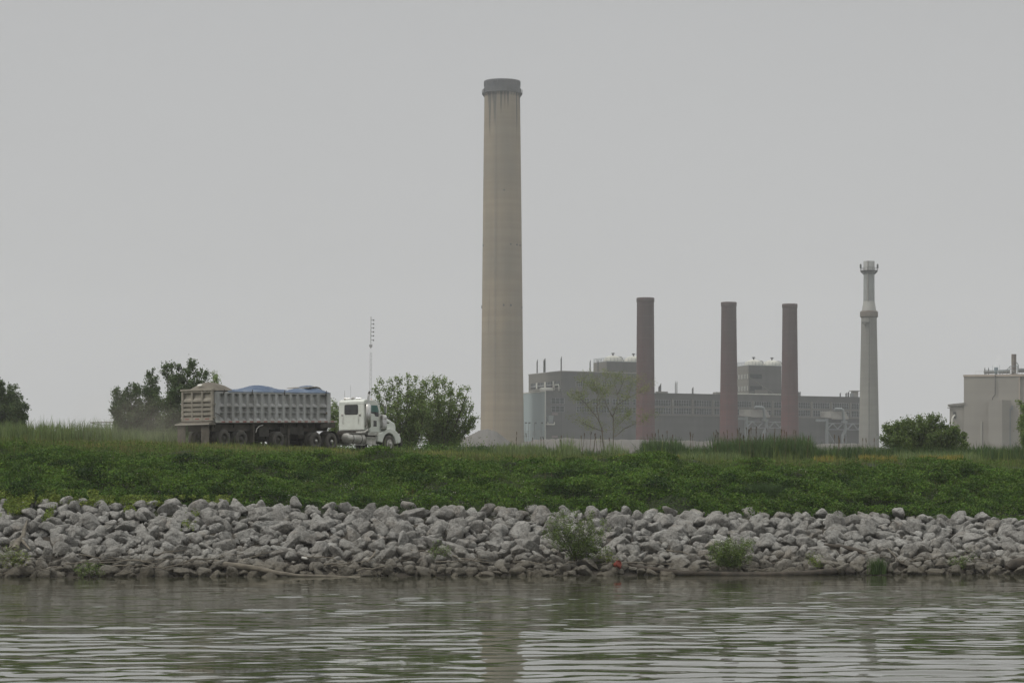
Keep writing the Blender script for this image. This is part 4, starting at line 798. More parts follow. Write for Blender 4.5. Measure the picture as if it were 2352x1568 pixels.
# exhaust stack on the right rear corner of the cab
s = -1
mb = MB(); mb.lathe([(.10, 1.50), (.165, 1.56), (.165, 2.96), (.10, 3.02)], 20, (.16, s * 1.25, 0)); st = mb.build('exhaust_muffler', 'chrome', tk)
mb = MB(); mb.tube([(.16, s * 1.25, 3.0), (.16, s * 1.25, 3.50), (.20, s * 1.25, 3.66), (.30, s * 1.25, 3.80)], .065, 12, False); mb.build('exhaust_pipe', 'chrome', st)
mb = MB(); mb.tube([(.19, s * 1.25, 3.64), (.22, s * 1.25, 3.70), (.31, s * 1.25, 3.815)], .068, 12, False); mb.build('sooty_tip', 'dark', st)
mb = MB(); mb.tube([(.16, s * 1.25, 1.52), (.16, s * 1.24, 1.36), (.0, s * 1.1, 1.24), (-.5, s * .8, 1.2)], .065, 10); mb.build('exhaust_elbow', 'alu', st)
mb = MB(); mb.box(.05, .3, *sorted((s * 1.04, s * 1.14)), 2.97, 3.01); mb.box(.05, .3, *sorted((s * 1.04, s * 1.14)), 1.6, 1.66); mb.build('stack_bracket', 'dark', st)
# hood
mb = MB()
def sec(x_, wb, wt, zb, zt): return [(x_, -wb, zb), (x_, -wb, zt - .16), (x_, -wt, zt), (x_, wt, zt), (x_, wb, zt - .16), (x_, wb, zb)]
ss = [sec(1.55, 1.0, .80, 1.2, 2.46), sec(2.2, .97, .72, 1.2, 2.34), sec(2.9, .93, .62, 1.1, 2.18), sec(3.45, .85, .56, 1.05, 2.02), sec(3.60, .80, .50, 1.05, 1.86)]
vs_ = [p for s_ in ss for p in s_]
mb.add(vs_, [(i * 6 + j, (i + 1) * 6 + j, (i + 1) * 6 + (j + 1) % 6, i * 6 + (j + 1) % 6) for i in range(4) for j in range(6)] + [(0, 1, 2, 3, 4, 5), (29, 28, 27, 26, 25, 24)])
hood = mb.build('hood', 'white', tk, bevel=.04)
mb = MB(); mb.box(3.6, 3.66, -.5, .5, 1.0, 1.84); mb.build('grille', 'chrome', hood)
mb = MB(); mb.hexa([(2.5, -.66, 2.21), (3.5, -.54, 1.96), (3.5, .54, 1.96), (2.5, .66, 2.21)], [(2.5, -.60, 2.40), (3.48, -.50, 2.16), (3.48, .50, 2.16), (2.5, .60, 2.40)]); mb.build('bug_deflector', 'dark', hood)
mb = MB(); mb.add([(1.50, -.9, 3.06), (1.50, .9, 3.06), (1.79, .92, 2.45), (1.79, -.92, 2.45)], [(0, 1, 2, 3)]); mb.map(lambda p: p + Vector((.03, 0, .01))).build('windshield', 'glass', cab)
mb = MB(); mb.box(3.62, 3.85, -1.2, 1.2, .42, .82); mb.build('bumper', 'dark', tk, bevel=.05)
mb = MB(); mb.box(X(8.6), 3.5, -.45, -.33, .72, .98); mb.box(X(8.6), 3.5, .33, .45, .72, .98); mb.box(-1.9, -.2, -.5, .5, 1.0, 1.18); mb.box(1.3, 3.3, -.5, .5, .6, 1.1)
mb.lathe([(0, 1.0), (.5, 1.0), (.52, 1.12), (.48, 1.2), (0, 1.2)], 20, (X(10.2), 0, 0)); mb.build('frame', 'underside', tk)
mb = MB(); mb.box(-.3, 1.7, -.9, .9, .95, 1.34); mb.build('cab_floor', 'dark', tk)
for x_ in (X(9.45), X(10.98)):
    mb = MB(); mb.tube([(x_, -1, .54), (x_, 1, .54)], .1, 8); mb.lathe([(.0, -.25), (.22, -.15), (.26, 0), (.22, .15), (0, .25)], 12, (x_, 0, .54), 'y'); mb.build('drive_axle', 'dark', tk)
    for s in (-1, 1): wheel(tk, x_, s, r=.56, hub_m='chrome')
for s in (-1, 1): wheel(tk, 2.43, s, r=.54, dual=False, rim_m='alu', front=True, w_=.26)
for s in (-1, 1):
    mb = MB(); g_ = []
    for t in np.linspace(math.pi * .80, -.1, 14): g_.append([(X(10.98) + .70 * math.cos(t), s * .62, .56 + .66 * math.sin(t)), (X(10.98) + .70 * math.cos(t), s * 1.25, .56 + .66 * math.sin(t))])
    mb.sheet(g_); g2 = [[(a[0], a[1], a[2] - .02) for a in r_] for r_ in g_]; mb.sheet(g2); mb.build('wheel_fender', 'dark', tk)
# roof fittings
mb = MB(); mb.tube([(.20, .72, 3.40), (.20, .15, 3.40)], [.07, .025], 10); mb.tube([(.20, .15, 3.40), (.20, .05, 3.41)], .05, 8); mb.box(.15, .25, .3, .36, 3.33, 3.40); mb.build('air_horn', 'chrome', cab)
mb = MB(); mb.tube([(.35, -.15, 3.41), (.35, -.62, 3.41)], [.07, .02], 10); mb.box(.3, .4, -.4, -.34, 3.33, 3.40); mb.build('air_horn', 'chrome', cab)
mb = MB(); mb.lathe([(0, 3.50), (.09, 3.49), (.10, 3.34)], 14, (.35, .12, 0)); mb.build('roof_beacon', 'alu', cab)
for y_ in (-.7, -.35, 0, .35, .7): mb = MB(); mb.lathe([(.0, 3.39), (.04, 3.38), (.05, 3.30)], 8, (1.2, y_, 0)); mb.build('clearance_lamp', 'amber', cab)
mb = MB(); mb.tube([(.1, .62, 3.32), (.1, .62, 3.92)], .010, 4); mb.build('antenna', 'dark', cab)
mb = MB(); mb.tube([(.1, .13, 3.32), (.1, .13, 4.25)], .007, 4); mb.build('antenna', 'dark', cab)

# ---------------------------------------------------------------- tall chimneys
def stack_root(name, u, y, label): x_ = (u - U0) * y / F; return empty(name, (x_, y, 2.0), 0, label, 'chimney')
def zz(v, y): return CAMH + (V0 - v) * y / F - 2.0
def rr(px, y): return px * y / F
y = 1000; root = stack_root('concrete_chimney', 1153.5, y, 'tallest chimney, tan concrete with a dark grey crown and ring platform')
prof = [(rr(hw, y), zz(v, y)) for v, hw in ((1171, 54), (1100, 52.6), (984, 49.8), (850, 48.0), (704, 46.6), (560, 45.0), (445, 43.7), (330, 42.4), (215, 40.9))]
MB().lathe(prof, 72).build('shaft', 'bigconc', root)
mb = MB(); mb.lathe([(rr(40.9, y), zz(215, y)), (rr(40.8, y), zz(192, y)), (rr(41.4, y), zz(191, y)), (rr(41.3, y), zz(187, y)), (rr(36, y), zz(187, y)), (rr(36, y), zz(215, y))], 72)
for k in range(24):
    t = k * 2 * math.pi / 24; a, b = rr(41.2, y) * math.cos(t), rr(41.2, y) * math.sin(t); mb.tube([(a, b, zz(200, y)), (a, b, zz(187.5, y))], .16, 4)
mb.build('crown', 'cap', root)
mb = MB(); r0 = rr(41, y); r1 = rr(46, y); z0 = zz(216.5, y); mb.lathe([(r0, z0), (r1, z0), (r1, z0 + .35), (r0, z0 + .35)], 72)
for k in range(36):
    t = k * 2 * math.pi / 36; c_, s_ = math.cos(t), math.sin(t); mb.tube([(r1 * c_, r1 * s_, z0), (r1 * c_, r1 * s_, z0 + 1.5)], .06, 4); mb.tube([(r0 * c_, r0 * s_, z0 - 1.2), (r1 * c_, r1 * s_, z0)], .1, 4)
for h_ in (.9, 1.5): mb.tube([(r1 * math.cos(k * math.pi / 36), r1 * math.sin(k * math.pi / 36), z0 + h_) for k in range(73)], .05, 4)
pf = mb.build('platform', 'vent', root)
for t in (-2.95, -1.25, -.2, 1.6): mb = MB(); c_, s_ = (r1 - .8) * math.cos(t), (r1 - .8) * math.sin(t); mb.box(c_ - .4, c_ + .4, s_ - .4, s_ + .4, z0 + .35, z0 + 1.9); mb.tube([(c_, s_, z0 + 1.9), (c_, s_, z0 + 2.3)], .2, 6); mb.build('beacon_lamp', 'vent', pf)
for u, v, w_, h_ in ((1158, 442, 3, 3.2), (1173, 565, 3, 3), (1187, 565, 2.4, 3.4), (1194, 565.5, 1.6, 3.4), (1110.5, 565, 1.6, 3.4), (1107, 704.5, 2.4, 4.4), (1157, 704, 3.6, 4.4), (1173, 704, 3.4, 4.2), (1198.5, 707, 1.6, 3), (1104, 707, 1.6, 3), (1139, 200, 3, 2.6), (1174, 211, 4, 3)):
    hw = np.interp(v, [187, 330, 445, 704, 984], [41, 42.4, 43.7, 46.6, 49.8]) ; sx_ = np.clip((u - 1153.5) / hw, -.995, .995); an = math.asin(sx_); r_ = rr(hw, y) - .25
    cx_, cy_ = r_ * math.sin(an), -r_ * math.cos(an); mb = MB(); ww = rr(w_, y) / max(.35, math.cos(an)) * .5; hh_ = rr(h_, y) * .5
    mb.box(-ww, ww, -.5, .3, -hh_, hh_); ma = Matrix.Translation((cx_, cy_, zz(v, y))) @ Matrix.Rotation(an, 4, 'Z'); mb.map(lambda p: ma @ p).build('inspection_hatch', 'vent', root)
mb = MB()
lx = -.35
for k in (-.28, .28): mb.tube([((rr(hw, y) + .25) * math.sin(lx) + k, -(rr(hw, y) + .25) * math.cos(lx), zz(v, y)) for v, hw in ((1100, 52.6), (984, 49.8), (704, 46.6), (445, 43.7), (216, 40.9))], .05, 4)
mb.build('ladder', 'duct', root)

def brick(uc_t, uc_b, vt, hwt, hwb, y, label):
    root = empty('brick_chimney', ((uc_b - U0) * y / F, y, 2.0), 0, label, 'chimney'); ht = zz(vt, y); n_ = 14; hb = zz(1004, y)
    f = lambda z: rr(hwb + (hwt - hwb) * ((z - hb) / (ht - hb)) ** .75 if z > hb else hwb + (hb - z) * .02, y)
    zs = [0, hb * .5] + list(np.linspace(hb, ht - 1.6, n_)); mb = MB().lathe([(f(z), z) for z in zs], 40); sh = mb.build('shaft', 'brick', root)
    t_ = f(ht); mb = MB().lathe([(t_ + .01, ht - 1.6), (t_ + .18, ht - 1.5), (t_ + .18, ht - .2), (t_ + .05, ht), (t_ - .7, ht), (t_ - .7, ht - 3)], 40); mb.build('crown', 'brickcap', root)
    for z in np.linspace(hb, ht - 3, 13):
        mb = MB(); mb.lathe([(f(z) + .02, z), (f(z) + .05, z + .03), (f(z) + .05, z + .15), (f(z) + .02, z + .18)], 40); mb.build('steel_band', 'brickcap', root)
    mb = MB(); mb.tube([(-f(z) * .3, -math.sqrt(max(f(z) ** 2 - (f(z) * .3) ** 2, 0)) - .15, z) for z in zs[1:]], .09, 4); mb.build('ladder', 'brickcap', root)
    return root
brick(1482.6, 1482.4, 684, 19.6, 22.2, 955, 'dark red brick chimney, leftmost of the three, behind the sparse trees')
brick(1674.7, 1674, 694, 17.2, 22, 985, 'dark red brick chimney, middle one of three, left of the second roof tower')
brick(1814, 1814, 698, 16.8, 21, 1005, 'dark red brick chimney, rightmost of the three, right of the second roof tower')
y = 940; root = stack_root('steel_necked_chimney', 1996, y, 'slim pale grey chimney with narrow neck and rusty collar, right of the brick ones')
MB().lathe([(rr(hw, y), zz(v, y)) for v, hw in ((1171, 25.5), (1100, 24.6), (1017, 23.3), (950, 22.0), (880, 20.6), (800, 19), (727, 17.7))], 48).build('shaft', 'slimconc', root)
MB().lathe([(rr(hw, y), zz(v, y)) for v, hw in ((730, 17.8), (727.5, 20.6), (716.5, 20.6), (714, 18)) ], 48, sm=False).build('collar', 'rust', root)
MB().lathe([(rr(hw, y), zz(v, y)) for v, hw in ((714.5, 16.5), (692, 12.9))], 48).build('cone', 'conewhite', root)
MB().lathe([(rr(hw, y), zz(v, y)) for v, hw in ((692, 12.9), (623, 12.4))], 48).build('neck', 'neck', root)
MB().lathe([(rr(hw, y), zz(v, y)) for v, hw in ((623, 12.9), (600.5, 12.8), (600, 12.6), (600, 11), (615, 11))], 48).build('cap', mat('pale_cap', (.38, .38, .37), rough=.8), root)
mb = MB(); r0, r1, z0 = rr(12.5, y), rr(19.5, y), zz(623.5, y); mb.lathe([(r0, z0), (r1, z0), (r1, z0 + .3), (r0, z0 + .3)], 40)
for k in range(20):
    t = k * math.pi / 10; c_, s_ = math.cos(t), math.sin(t); mb.tube([(r1 * c_, r1 * s_, z0), (r1 * c_, r1 * s_, z0 + 1.3)], .05, 4); mb.tube([(r0 * c_, r0 * s_, z0 - 1.1), (r1 * c_, r1 * s_, z0)], .09, 4)
mb.tube([(r1 * math.cos(k * math.pi / 20), r1 * math.sin(k * math.pi / 20), z0 + 1.3) for k in range(41)], .05, 4)
pf = mb.build('platform', 'vent', root)
for s in (-1, 1): mb = MB(); mb.lathe([(.1, z0 + .3), (.1, z0 + 1.1), (.35, z0 + 1.2), (.35, z0 + 2.5), (0, z0 + 2.9)], 8, (s * r1, -.3, 0)); mb.build('beacon_lamp', 'vent', pf)
mb = MB(); mb.tube([(-.35 * rr(hw, y) + .7, -rr(hw, y) * .98, zz(v, y)) for v, hw in ((1100, 24.6), (1017, 23.3), (880, 20.6), (727, 17.7))], .28, 4); mb.build('ladder', mat('dull_ladder', (.17, .17, .155), rough=.9), root)
mb = MB(); mb.tube([(-.7, -rr(12.9, y), zz(692, y)), (-.7, -rr(12.6, y), zz(600, y))], .2, 4); mb.build('ladder', 'duct', root)
mb = MB(); mb.box(-3.2, 0, -3.7, -2.6, zz(742, y), zz(741, y)); mb.tube([(-3.2, -3.5, zz(742, y)), (-1.5, -2.8, zz(749, y))], .08, 4); mb.build('side_bracket', 'vent', root)

# ---------------------------------------------------------------- power station
BA = math.atan2(60, 132); y0 = 1000; ox = (1252 - U0) * y0 / F
ps = empty('power_station', (ox, y0, 0), BA, 'long grey brown power station with two roof towers behind the brick chimneys', 'building')
mb = MB(); mb.box(.5, 150, .3, 34, 0, 47.3); mb.box(.5, 150, .12, .7, 47.0, 47.75); lower = mb.build('main_hall', 'wall', ps)
mb = MB(); mb.box(0, .5, .2, 30, 0, 47.29); mb.build('end_wall', 'bluewall', ps); mb = MB(); mb.box(-.08, .2, -.1, .19, 0, 47.5); mb.box(-.15, .5, .25, 30, 47.3, 47.7); mb.build('corner_trim', 'tankwhite', ps)
mb = MB(); mb.box(7.2, 44, .32, 31, 47.4, 55.4); up = mb.build('upper_hall', 'wall2', ps); mb = MB(); mb.box(7.05, 44.1, .2, 31.1, 55.4, 55.75); mb.build('parapet', 'duct', ps)  # upper hall's visible left end is coloured lighter, as light falls on it
mb = MB(); mb.box(7.3, 44, .05, .318, 0, 55.38); mb.build('hall_front', 'wall', ps)
def tower(a0, a1, b0, b1, z0, z1, rows, uc):
    mb = MB(); mb.box(a0, a1, b0, b1, z0, z1); t = mb.build('roof_tower', 'wall', ps)
    mb = MB(); mb.box(a0 - .12, a0, b0 + .0, b1, z0, z1); mb.build('lit_side_face', 'wall2', t)  # thin sheet with the light on the left face painted in
    mb = MB(); mb.box(a0 - .1, a1 + .1, b0 - .1, b1 + .1, z1, z1 + .3)
    for b_ in (b0, b1):
        for k in np.arange(a0, a1 + .1, 1.6): mb.box(k - .05, k + .05, b_ - .05, b_ + .05, z1 + .3, z1 + 1.7)
        for h_ in (1.0, 1.65): mb.box(a0, a1, b_ - .045, b_ + .045, z1 + h_, z1 + h_ + .09)
    for h_ in (1.0, 1.65): mb.box(a0 - .05, a0 + .04, b0, b1, z1 + h_, z1 + h_ + .09)
    for k in np.arange(b0, b1, 1.6): mb.box(a0 - .05, a0 + .05, k, k + .1, z1 + .3, z1 + 1.7)
    mb.build('railing', 'steel', t)
    for ra, rb, z in rows:
        mb = MB(); mb.box(a0 - .18, a0 - .125, b0 + .6, b1 - .4, z, z + 1.9); p_ = mb.build('window', 'pane', t)
        mb = MB()
        for k in np.arange(b0 + .6, b1 - .3, 1.25): mb.box(a0 - .24, a0 - .18, k, k + .45, z, z + 1.9)
        mb.build('frame', 'tankwhite', p_)
        mb = MB(); mb.box(a0 + .6, a0 + 6.2, b0 - .06, b0 - .003, z, z + 1.9); mb.build('window', 'pane', t)
    for u_ in uc:
        kk = (u_ - U0) / F; bb = (b0 + b1) / 2; c_, s_ = math.cos(BA), math.sin(BA); aa = (kk * (y0 + bb * c_) - ox + bb * s_) / (c_ - kk * s_)
        mb = MB(); mb.lathe([(3.9, z1 + .3), (3.95, z1 + .9), (3.6, z1 + 1.7), (2.7, z1 + 2.4), (1.4, z1 + 2.8), (0, z1 + 2.95)], 32, (aa, bb, 0)); tt = mb.build('silo_dome', 'tankwhite', t)
        mb = MB(); mb.lathe([(.3, z1 + 2.9), (.3, z1 + 3.6), (.8, z1 + 3.65), (.6, z1 + 4.0), (0, z1 + 4.1)], 10, (aa, bb, 0)); mb.build('dome_vent', 'vent', tt)
        mb = MB(); mb.tube([(aa + 1.2, bb - 1.5, z1 + 2.5), (aa + 2.6, bb - 2.6, z1 + 2.3), (aa + 3.4, bb - 3.2, z1 + .4)], .18, 6); mb.build('dome_pipe', 'duct', tt)
    return t
tower(31.2, 47.5, 8, 20, 47.4, 60.2, [], (1408, 1455))
tower(96.5, 112, 8, 20, 47.4, 60.1, [(0, 0, 54.8), (0, 0, 49.9)], (1731, 1773))
def win(a0, a1, z0, z1, nm, yf=-.0, nh=2, mm='mullion'):
    mb = MB(); mb.box(a0, a1, yf - .03, yf + .25, z0, z1); p_ = mb.build('window', 'pane', ps)
    mb = MB()
    for k in range(nm + 1):
        a = a0 + (a1 - a0) * k / nm; mb.box(a - .07, a + .07, yf - .09, yf - .035, z0, z1)
    for k in range(nh + 1):
        z = z0 + (z1 - z0) * k / nh; mb.box(a0, a1, yf - .075, yf - .032, z - .04, z + .04)
    mb.build('frame', mm, p_)
bays = [(2.7, 8.3, 3, -.0), (13.6, 19.2, 5, -.25), (20.6, 28.2, 6, -.25), (29.6, 37.2, 6, -.25), (38.6, 46.6, 6, -.25)] + [(47.9 + 9.3 * k + .1, 47.9 + 9.3 * k + 7.9, 7, .0) for k in range(11)]
for a0, a1, nm, off in bays:
    f_ = -.3 if 7.3 < a0 < 44 else .0
    for z0, z1 in ((42.7, 45.0), (39.5, 41.8)): win(a0, min(a1, 149), z0, z1, nm, f_ + .03)
mb = MB()
for k in range(11): a = 47.9 + 9.3 * k - .9; mb.box(a, a + .8, -.1, .29, 39.2, 45.4)
mb.box(44.2, 149.8, -.2, .29, 42.0, 42.45); mb.box(44.2, 149.8, -.25, .29, 38.7, 39.2); mb.build('pilaster', 'wall2', ps)
mb = MB(); mb.box(.6, 149.8, -.0, .29, 0, 8); mb.build('plinth', 'wall', ps)
for a0, a1 in ((13.5, 17.3), (18.1, 22), (25, 29.2)): win(a0, a1, 49.7, 51.8, 4, -.0, 2)
def endwin(b0, b1):
    mb = MB(); mb.box(6.95, 7.19, b0, b1, 49.6, 51.8); p_ = mb.build('window', 'pane', ps); mb = MB()
    for k in range(5): b = b0 + (b1 - b0) * k / 4; mb.box(6.9, 6.945, b - .12, b + .12, 50.6, 51.8)
    mb.box(6.9, 6.94, b0, b1, 50.3, 50.75); mb.build('frame', 'mullion', p_)
for b0, b1 in ((1.8, 6.2), (8, 14), (16, 22), (23.7, 28.3)): endwin(b0, b1)
mb = MB()
for b0, b1 in ((6.5, 7.7), (14.3, 15.7), (22.3, 23.5)): mb.box(6.93, 7.19, b0, b1, 49.5, 51.9)
mb.box(7.08, 7.19, .5, 30.8, 48.9, 49.0); mb.build('wall_panel', 'tankwhite', ps)
def onroof(u, b, z): kk = (u - U0) / F; c_, s_ = math.cos(BA), math.sin(BA); return (kk * (y0 + b * c_) - ox + b * s_) / (c_ - kk * s_)
for u_, b, z, h_, w_ in ((1233.8, 20, 55.7, 5.6, .38), (1249.4, 14, 55.7, 5.6, .38), (1251.8, 12, 55.7, 5.6, .36), (1289, 3, 55.7, 6, .36), (1355.5, 6, 55.7, 5.0, .34), (1373.5, 7, 55.7, 5.2, .34),
                       (1514, 12, 47.4, 4.1, .5), (1517, 12, 47.4, 5.0, .45), (1551.2, 12, 47.4, 6.0, .25), (1554.8, 12, 47.4, 6.0, .25), (1591, 12, 47.4, 3.7, .5), (1834, 10, 47.4, 2.7, .4), (1837.5, 10, 47.4, 2.7, .4), (1930, 10, 47.4, 2.6, .4), (1943.5, 10, 47.4, 2.7, .45), (1948.5, 10, 47.4, 3.1, .5), (1665, 10, 47.4, 2.0, .3)):
    w_ *= .72; a = onroof(u_, b, z); mb = MB(); mb.lathe([(w_, z), (w_, z + h_ * .75)], 10, (a, b, 0)); nn = 10
    vs_ = [(a + w_ * math.cos(k * .6283), b + w_ * math.sin(k * .6283), z + h_ * .76 + h_ * .24 * (.5 + .5 * math.cos(k * .6283))) for k in range(nn)]; lo_ = [(p[0], p[1], z + h_ * .74) for p in vs_]
    mb.add(lo_ + vs_, [(k, (k + 1) % nn, nn + (k + 1) % nn, nn + k) for k in range(nn)] + [tuple(range(nn, 2 * nn))]); mb.build('vent_pipe', 'vent', ps)
a = onroof(1963, 10, 0); mb = MB(); mb.box(a - 1.2, a + 1.2, 9, 11, 47.4, 50.6); mb.box(a - 2, a + 2, 8.6, 11.4, 50.6, 50.9); mb.build('roof_vent_box', 'duct', ps); a = onroof(1956, 10, 0); mb = MB(); mb.box(a - .5, a + .5, 9, 10.5, 47.4, 49.7); mb.build('roof_vent_box', 'steel', ps)
# roof tank with goose-neck pipe
a = onroof(1255, 6.6, 0); mb = MB(); mb.lathe([(0, a - 2.8 ), (.8, a - 2.65), (1.0, a - 2.2), (1.0, a + 2.4), (.8, a + 2.7), (0, a + 2.8)], 16, (0, 6.6, 48.3), 'x'); mb.build('roof_tank', 'tankwhite', ps)
mb = MB(); mb.tube([(6.7, 5.6, 48.3), (6.7, 5.6, 49.8), (6.7, 5.2, 50.2), (6.7, 1.8, 50.2), (6.7, 1.4, 49.8), (6.7, 1.4, 47.4)], .22, 8); mb.build('roof_pipe', 'tankwhite', ps)
# loading chute, wall signs
mb = MB(); mb.hexa([(1.1, -1.3, 35.0), (2.7, -1.3, 35.0), (2.7, .1, 35.0), (1.1, .1, 35.0)], [(.8, -1.6, 38.0), (3.0, -1.6, 38.0), (3.0, .1, 38.0), (.8, .1, 38.0)]); mb.build('wall_chute', 'steel', ps)
mb = MB(); mb.box(.3, 3.4, -1.8, .1, 34.3, 34.7); mb.box(.3, .6, -1.8, -1.5, 34.7, 35.4); mb.box(3.1, 3.4, -1.8, -1.5, 34.7, 35.4); mb.build('chute_platform', 'tankwhite', ps)
mb = MB(); mb.box(3.0, 5.5, -.12, .1, 38.2, 39.1); mb.build('wall_louvre', mat('pinkish_panel', (.20, .16, .155), rough=.8), ps)
mb = MB(); mb.box(2.9, 5.4, -.12, .1, 29.2, 30.1); mb.build('wall_louvre', mat('pinkish_panel', (.20, .16, .155), rough=.8), ps)
# white pipe on the roof edge below the second tower
mb = MB(); mb.tube([(onroof(1694, 1, 0), .8, 48.1), (onroof(1793, 1, 0), .8, 48.1)], .22, 6); mb.build('roof_pipe', 'tankwhite', ps)
mb = MB(); a = onroof(1785, 5, 0); mb.tube([(a - 12, 7.6, 55.5), (a, 5, 47.6)], .2, 6); mb.box(a - 9, a - 3.5, 6.6, 7.9, 47.4, 50.2); mb.build('roof_duct', 'wall2', ps)
mb = MB(); mb.box(onroof(1508, 2, 0), onroof(1530, 2, 0), .5, 3, 47.4, 48.4); mb.box(onroof(1640, 2, 0), onroof(1652, 2, 0), .5, 3, 47.4, 48.6); mb.build('roof_hatch', 'duct', ps)

# duct gantries in front of the hall
def gantry(u_left, scale, label):
    y = 1022 if scale > .98 else 1050
    gy = y; root = empty('duct_gantry', ((u_left - U0) * y / F, gy, 2.0), BA, label, 'steel gantry'); k = y / F * scale
    def q(du, v, dy=0): return (du * k * 1.08, dy, CAMH + (V0 - v) * y / F - 2.0)
    d0 = 0 if scale > .98 else 4
    V_ = lambda v: 935 + (v - 895) * .78 + d0
    def beam(p, r, m='steel', nm='beam'): mb = MB(); mb.tube(p, r, 4); mb.build(nm, m, root)
    mb = MB(); z = lambda v: q(0, V_(v))[2]
    mb.box(-1.0 * k * 3, 1.0 * k * 3, -.5, .5, 0, z(923)); mb.build('post', 'steel', root)
    mb = MB(); mb.box(q(-28, 0)[0], q(0, 0)[0], -.6, .6, z(932), z(925)); mb.build('header_beam', 'steel', root)
    mb = MB(); L_ = q(108, 0)[0]; mb.box(0, L_, -.45, .45, z(938), z(935.5)); mb.box(0, L_, -.45, .45, z(956), z(953.5)); n_ = 8
    for i in range(n_):
        a0_, a1_ = L_ * i / n_, L_ * (i + 1) / n_; z0_, z1_ = (z(954), z(937)) if i % 2 == 0 else (z(937), z(954)); mb.tube([(a0_, -.5, z0_), (a1_, -.5, z1_)], .3, 4)
    mb.build('truss', 'steel', root)
    for a_, b_ in ((3, 22), ): mb = MB(); mb.tube([q(a_, V_(962)), q(b_, V_(998)), q(b_ + 4, V_(1010))], .32, 4); mb.build('brace', 'steel', root)
    mb = MB(); mb.tube([q(51, V_(957)), q(51, V_(1020))], .25, 4); mb.tube([q(44, V_(940)), q(51, V_(953))], .25, 4); mb.build('brace', 'steel', root)
    mb = MB(); x0_, x1_, x2_ = q(-8, 0)[0], q(10, 0)[0], q(56, 0)[0]
    mb.add([(x0_, 3, z(919)), (x0_, 3, z(901)), (x1_, -1, z(922)), (x1_ - .3, 0, z(901)), (x2_, -1, z(922)), (x2_ - 1.0, 0, z(902)), (x2_, 5, z(922)), (x2_ - 1, 5, z(902)), (x1_ + .8, -.3, z(908)), (x2_ - 1.4, -.3, z(909))],
           [(0, 2, 3, 1), (2, 4, 9, 8), (8, 9, 5, 3), (2, 8, 3), (4, 5, 9), (4, 6, 7, 5), (3, 5, 7, 1), (0, 6, 4, 2)]); hop = mb.build('duct_hopper', 'duct', root)
    mb = MB(); mb.box(x1_ - .5, x2_ + .1, -1.25, -.95, z(903), z(901.5)); mb.box(x1_ + .3, x2_ - .4, -1.2, -.2, z(925), z(922.3)); mb.build('hopper_rim', 'duct', hop)
    mb = MB(); mb.tube([q(16, V_(895), -1.5), q(34, V_(895), -1.5), q(37, V_(898), -1.6), q(38, V_(904), -1.6), q(41, V_(930), -1.6)], .62, 10); mb.tube([q(43, V_(936), -1.4), q(46, V_(955), -1.2), q(39, V_(972), -1), q(39, V_(990), -1), q(42, V_(1020), -1)], .68, 10); mb.build('elbow_pipe', 'steel', root)
    mb = MB(); a_ = q(41, 0)[0]; mb.box(a_ - 1.0, a_ + 1.0, -2.6, -.5, z(935.5), z(929)); mb.build('pipe_box', 'steel', root)
    return root
gantry(1714, 1.0, 'pale steel gantry with duct and elbow pipe between second and third brick chimney')
gantry(1899, .93, 'pale steel gantry with duct and elbow pipe just left of the slim grey chimney')

# small yard railing and lamps before the pale blue wall
yr_ = empty('yard_railing', P(1198, 1005, 950) + Vector((0, 0, -3)), 0, 'thin railing in front of the pale blue end wall', 'railing')
mb = MB()
for k in range(9): a = k * 1.1; mb.box(a, a + .07, 0, .07, 0, 5.5)
for h_ in (3.6, 4.5, 5.4): mb.box(0, 8.9, 0, .06, h_, h_ + .08)
mb.build('rails', 'duct', yr_)
for u_ in (1206, 1214, 1228, 1243):
    p = P(u_, 1005, 948); r_ = empty('yard_lamp', p + Vector((0, 0, -3)), 0, 'thin yard lamp in front of the pale blue end wall', 'lamp', 'yard lamps before the blue wall')
    mb = MB(); mb.tube([(0, 0, 0), (0, 0, 8.4)], .08, 5); mb.build('pole', 'vent', r_); mb = MB(); mb.box(-.1, .75, -.2, .2, 8.3, 8.8); mb.build('lamp_head', 'vent', r_)

# ---------------------------------------------------------------- tan building at the right
y = 700; tb = empty('tan_building', ((2213.7 - U0) * y / F, y, 0), R(-14), 'windowless tan industrial building with rooftop ducts at the right edge', 'building')
def h7(v, yy=y): return CAMH + (V0 - v) * yy / F
kx = y / F / math.cos(R(-14)) * .985
def ax_(u): c_, s_ = math.cos(R(-14)), math.sin(R(-14)); kk = (u - U0) / F; return (kk * y - (2213.7 - U0) * y / F) / (c_ - kk * s_)
HT = h7(865.5)
mb = MB(); mb.box(0, ax_(2342), 0, 45, 0, HT); mb.box(ax_(2342), ax_(2342) + 30, -.0 + .5, 45, 0, HT); mb.build('main_block', 'tanwall', tb)
mb = MB(); mb.box(-.15, ax_(2342) + 30, -.2, 45, HT, HT + .6); mb.build('roof_trim', 'tantrim', tb)
mb = MB(); mb.box(ax_(2340), ax_(2342.5), -.12, -.003, 0, HT); mb.build('corner_trim', 'tantrim', tb)
mb = MB(); mb.box(ax_(2181), -.05, .4, 30, 0, h7(930)); mb.build('annex', 'tanwall', tb)
mb = MB(); a0 = ax_(2177); mb.hexa([(a0, -.2, h7(932)), (.6, -.2, h7(930)), (.6, 30, h7(930)), (a0, 30, h7(932))], [(a0, -.2, h7(928)), (.6, -.2, h7(924)), (.6, 30, h7(924)), (a0, 30, h7(928))]); mb.box(a0 - .1, ax_(2188), -.5, 0, h7(937), h7(935)); mb.build('annex_roof', 'duct', tb)
mb = MB(); mb.box(ax_(2189.5), ax_(2195.5), .2, .39, h7(960), h7(945.5)); ww_ = mb.build('opening', 'vent', tb)
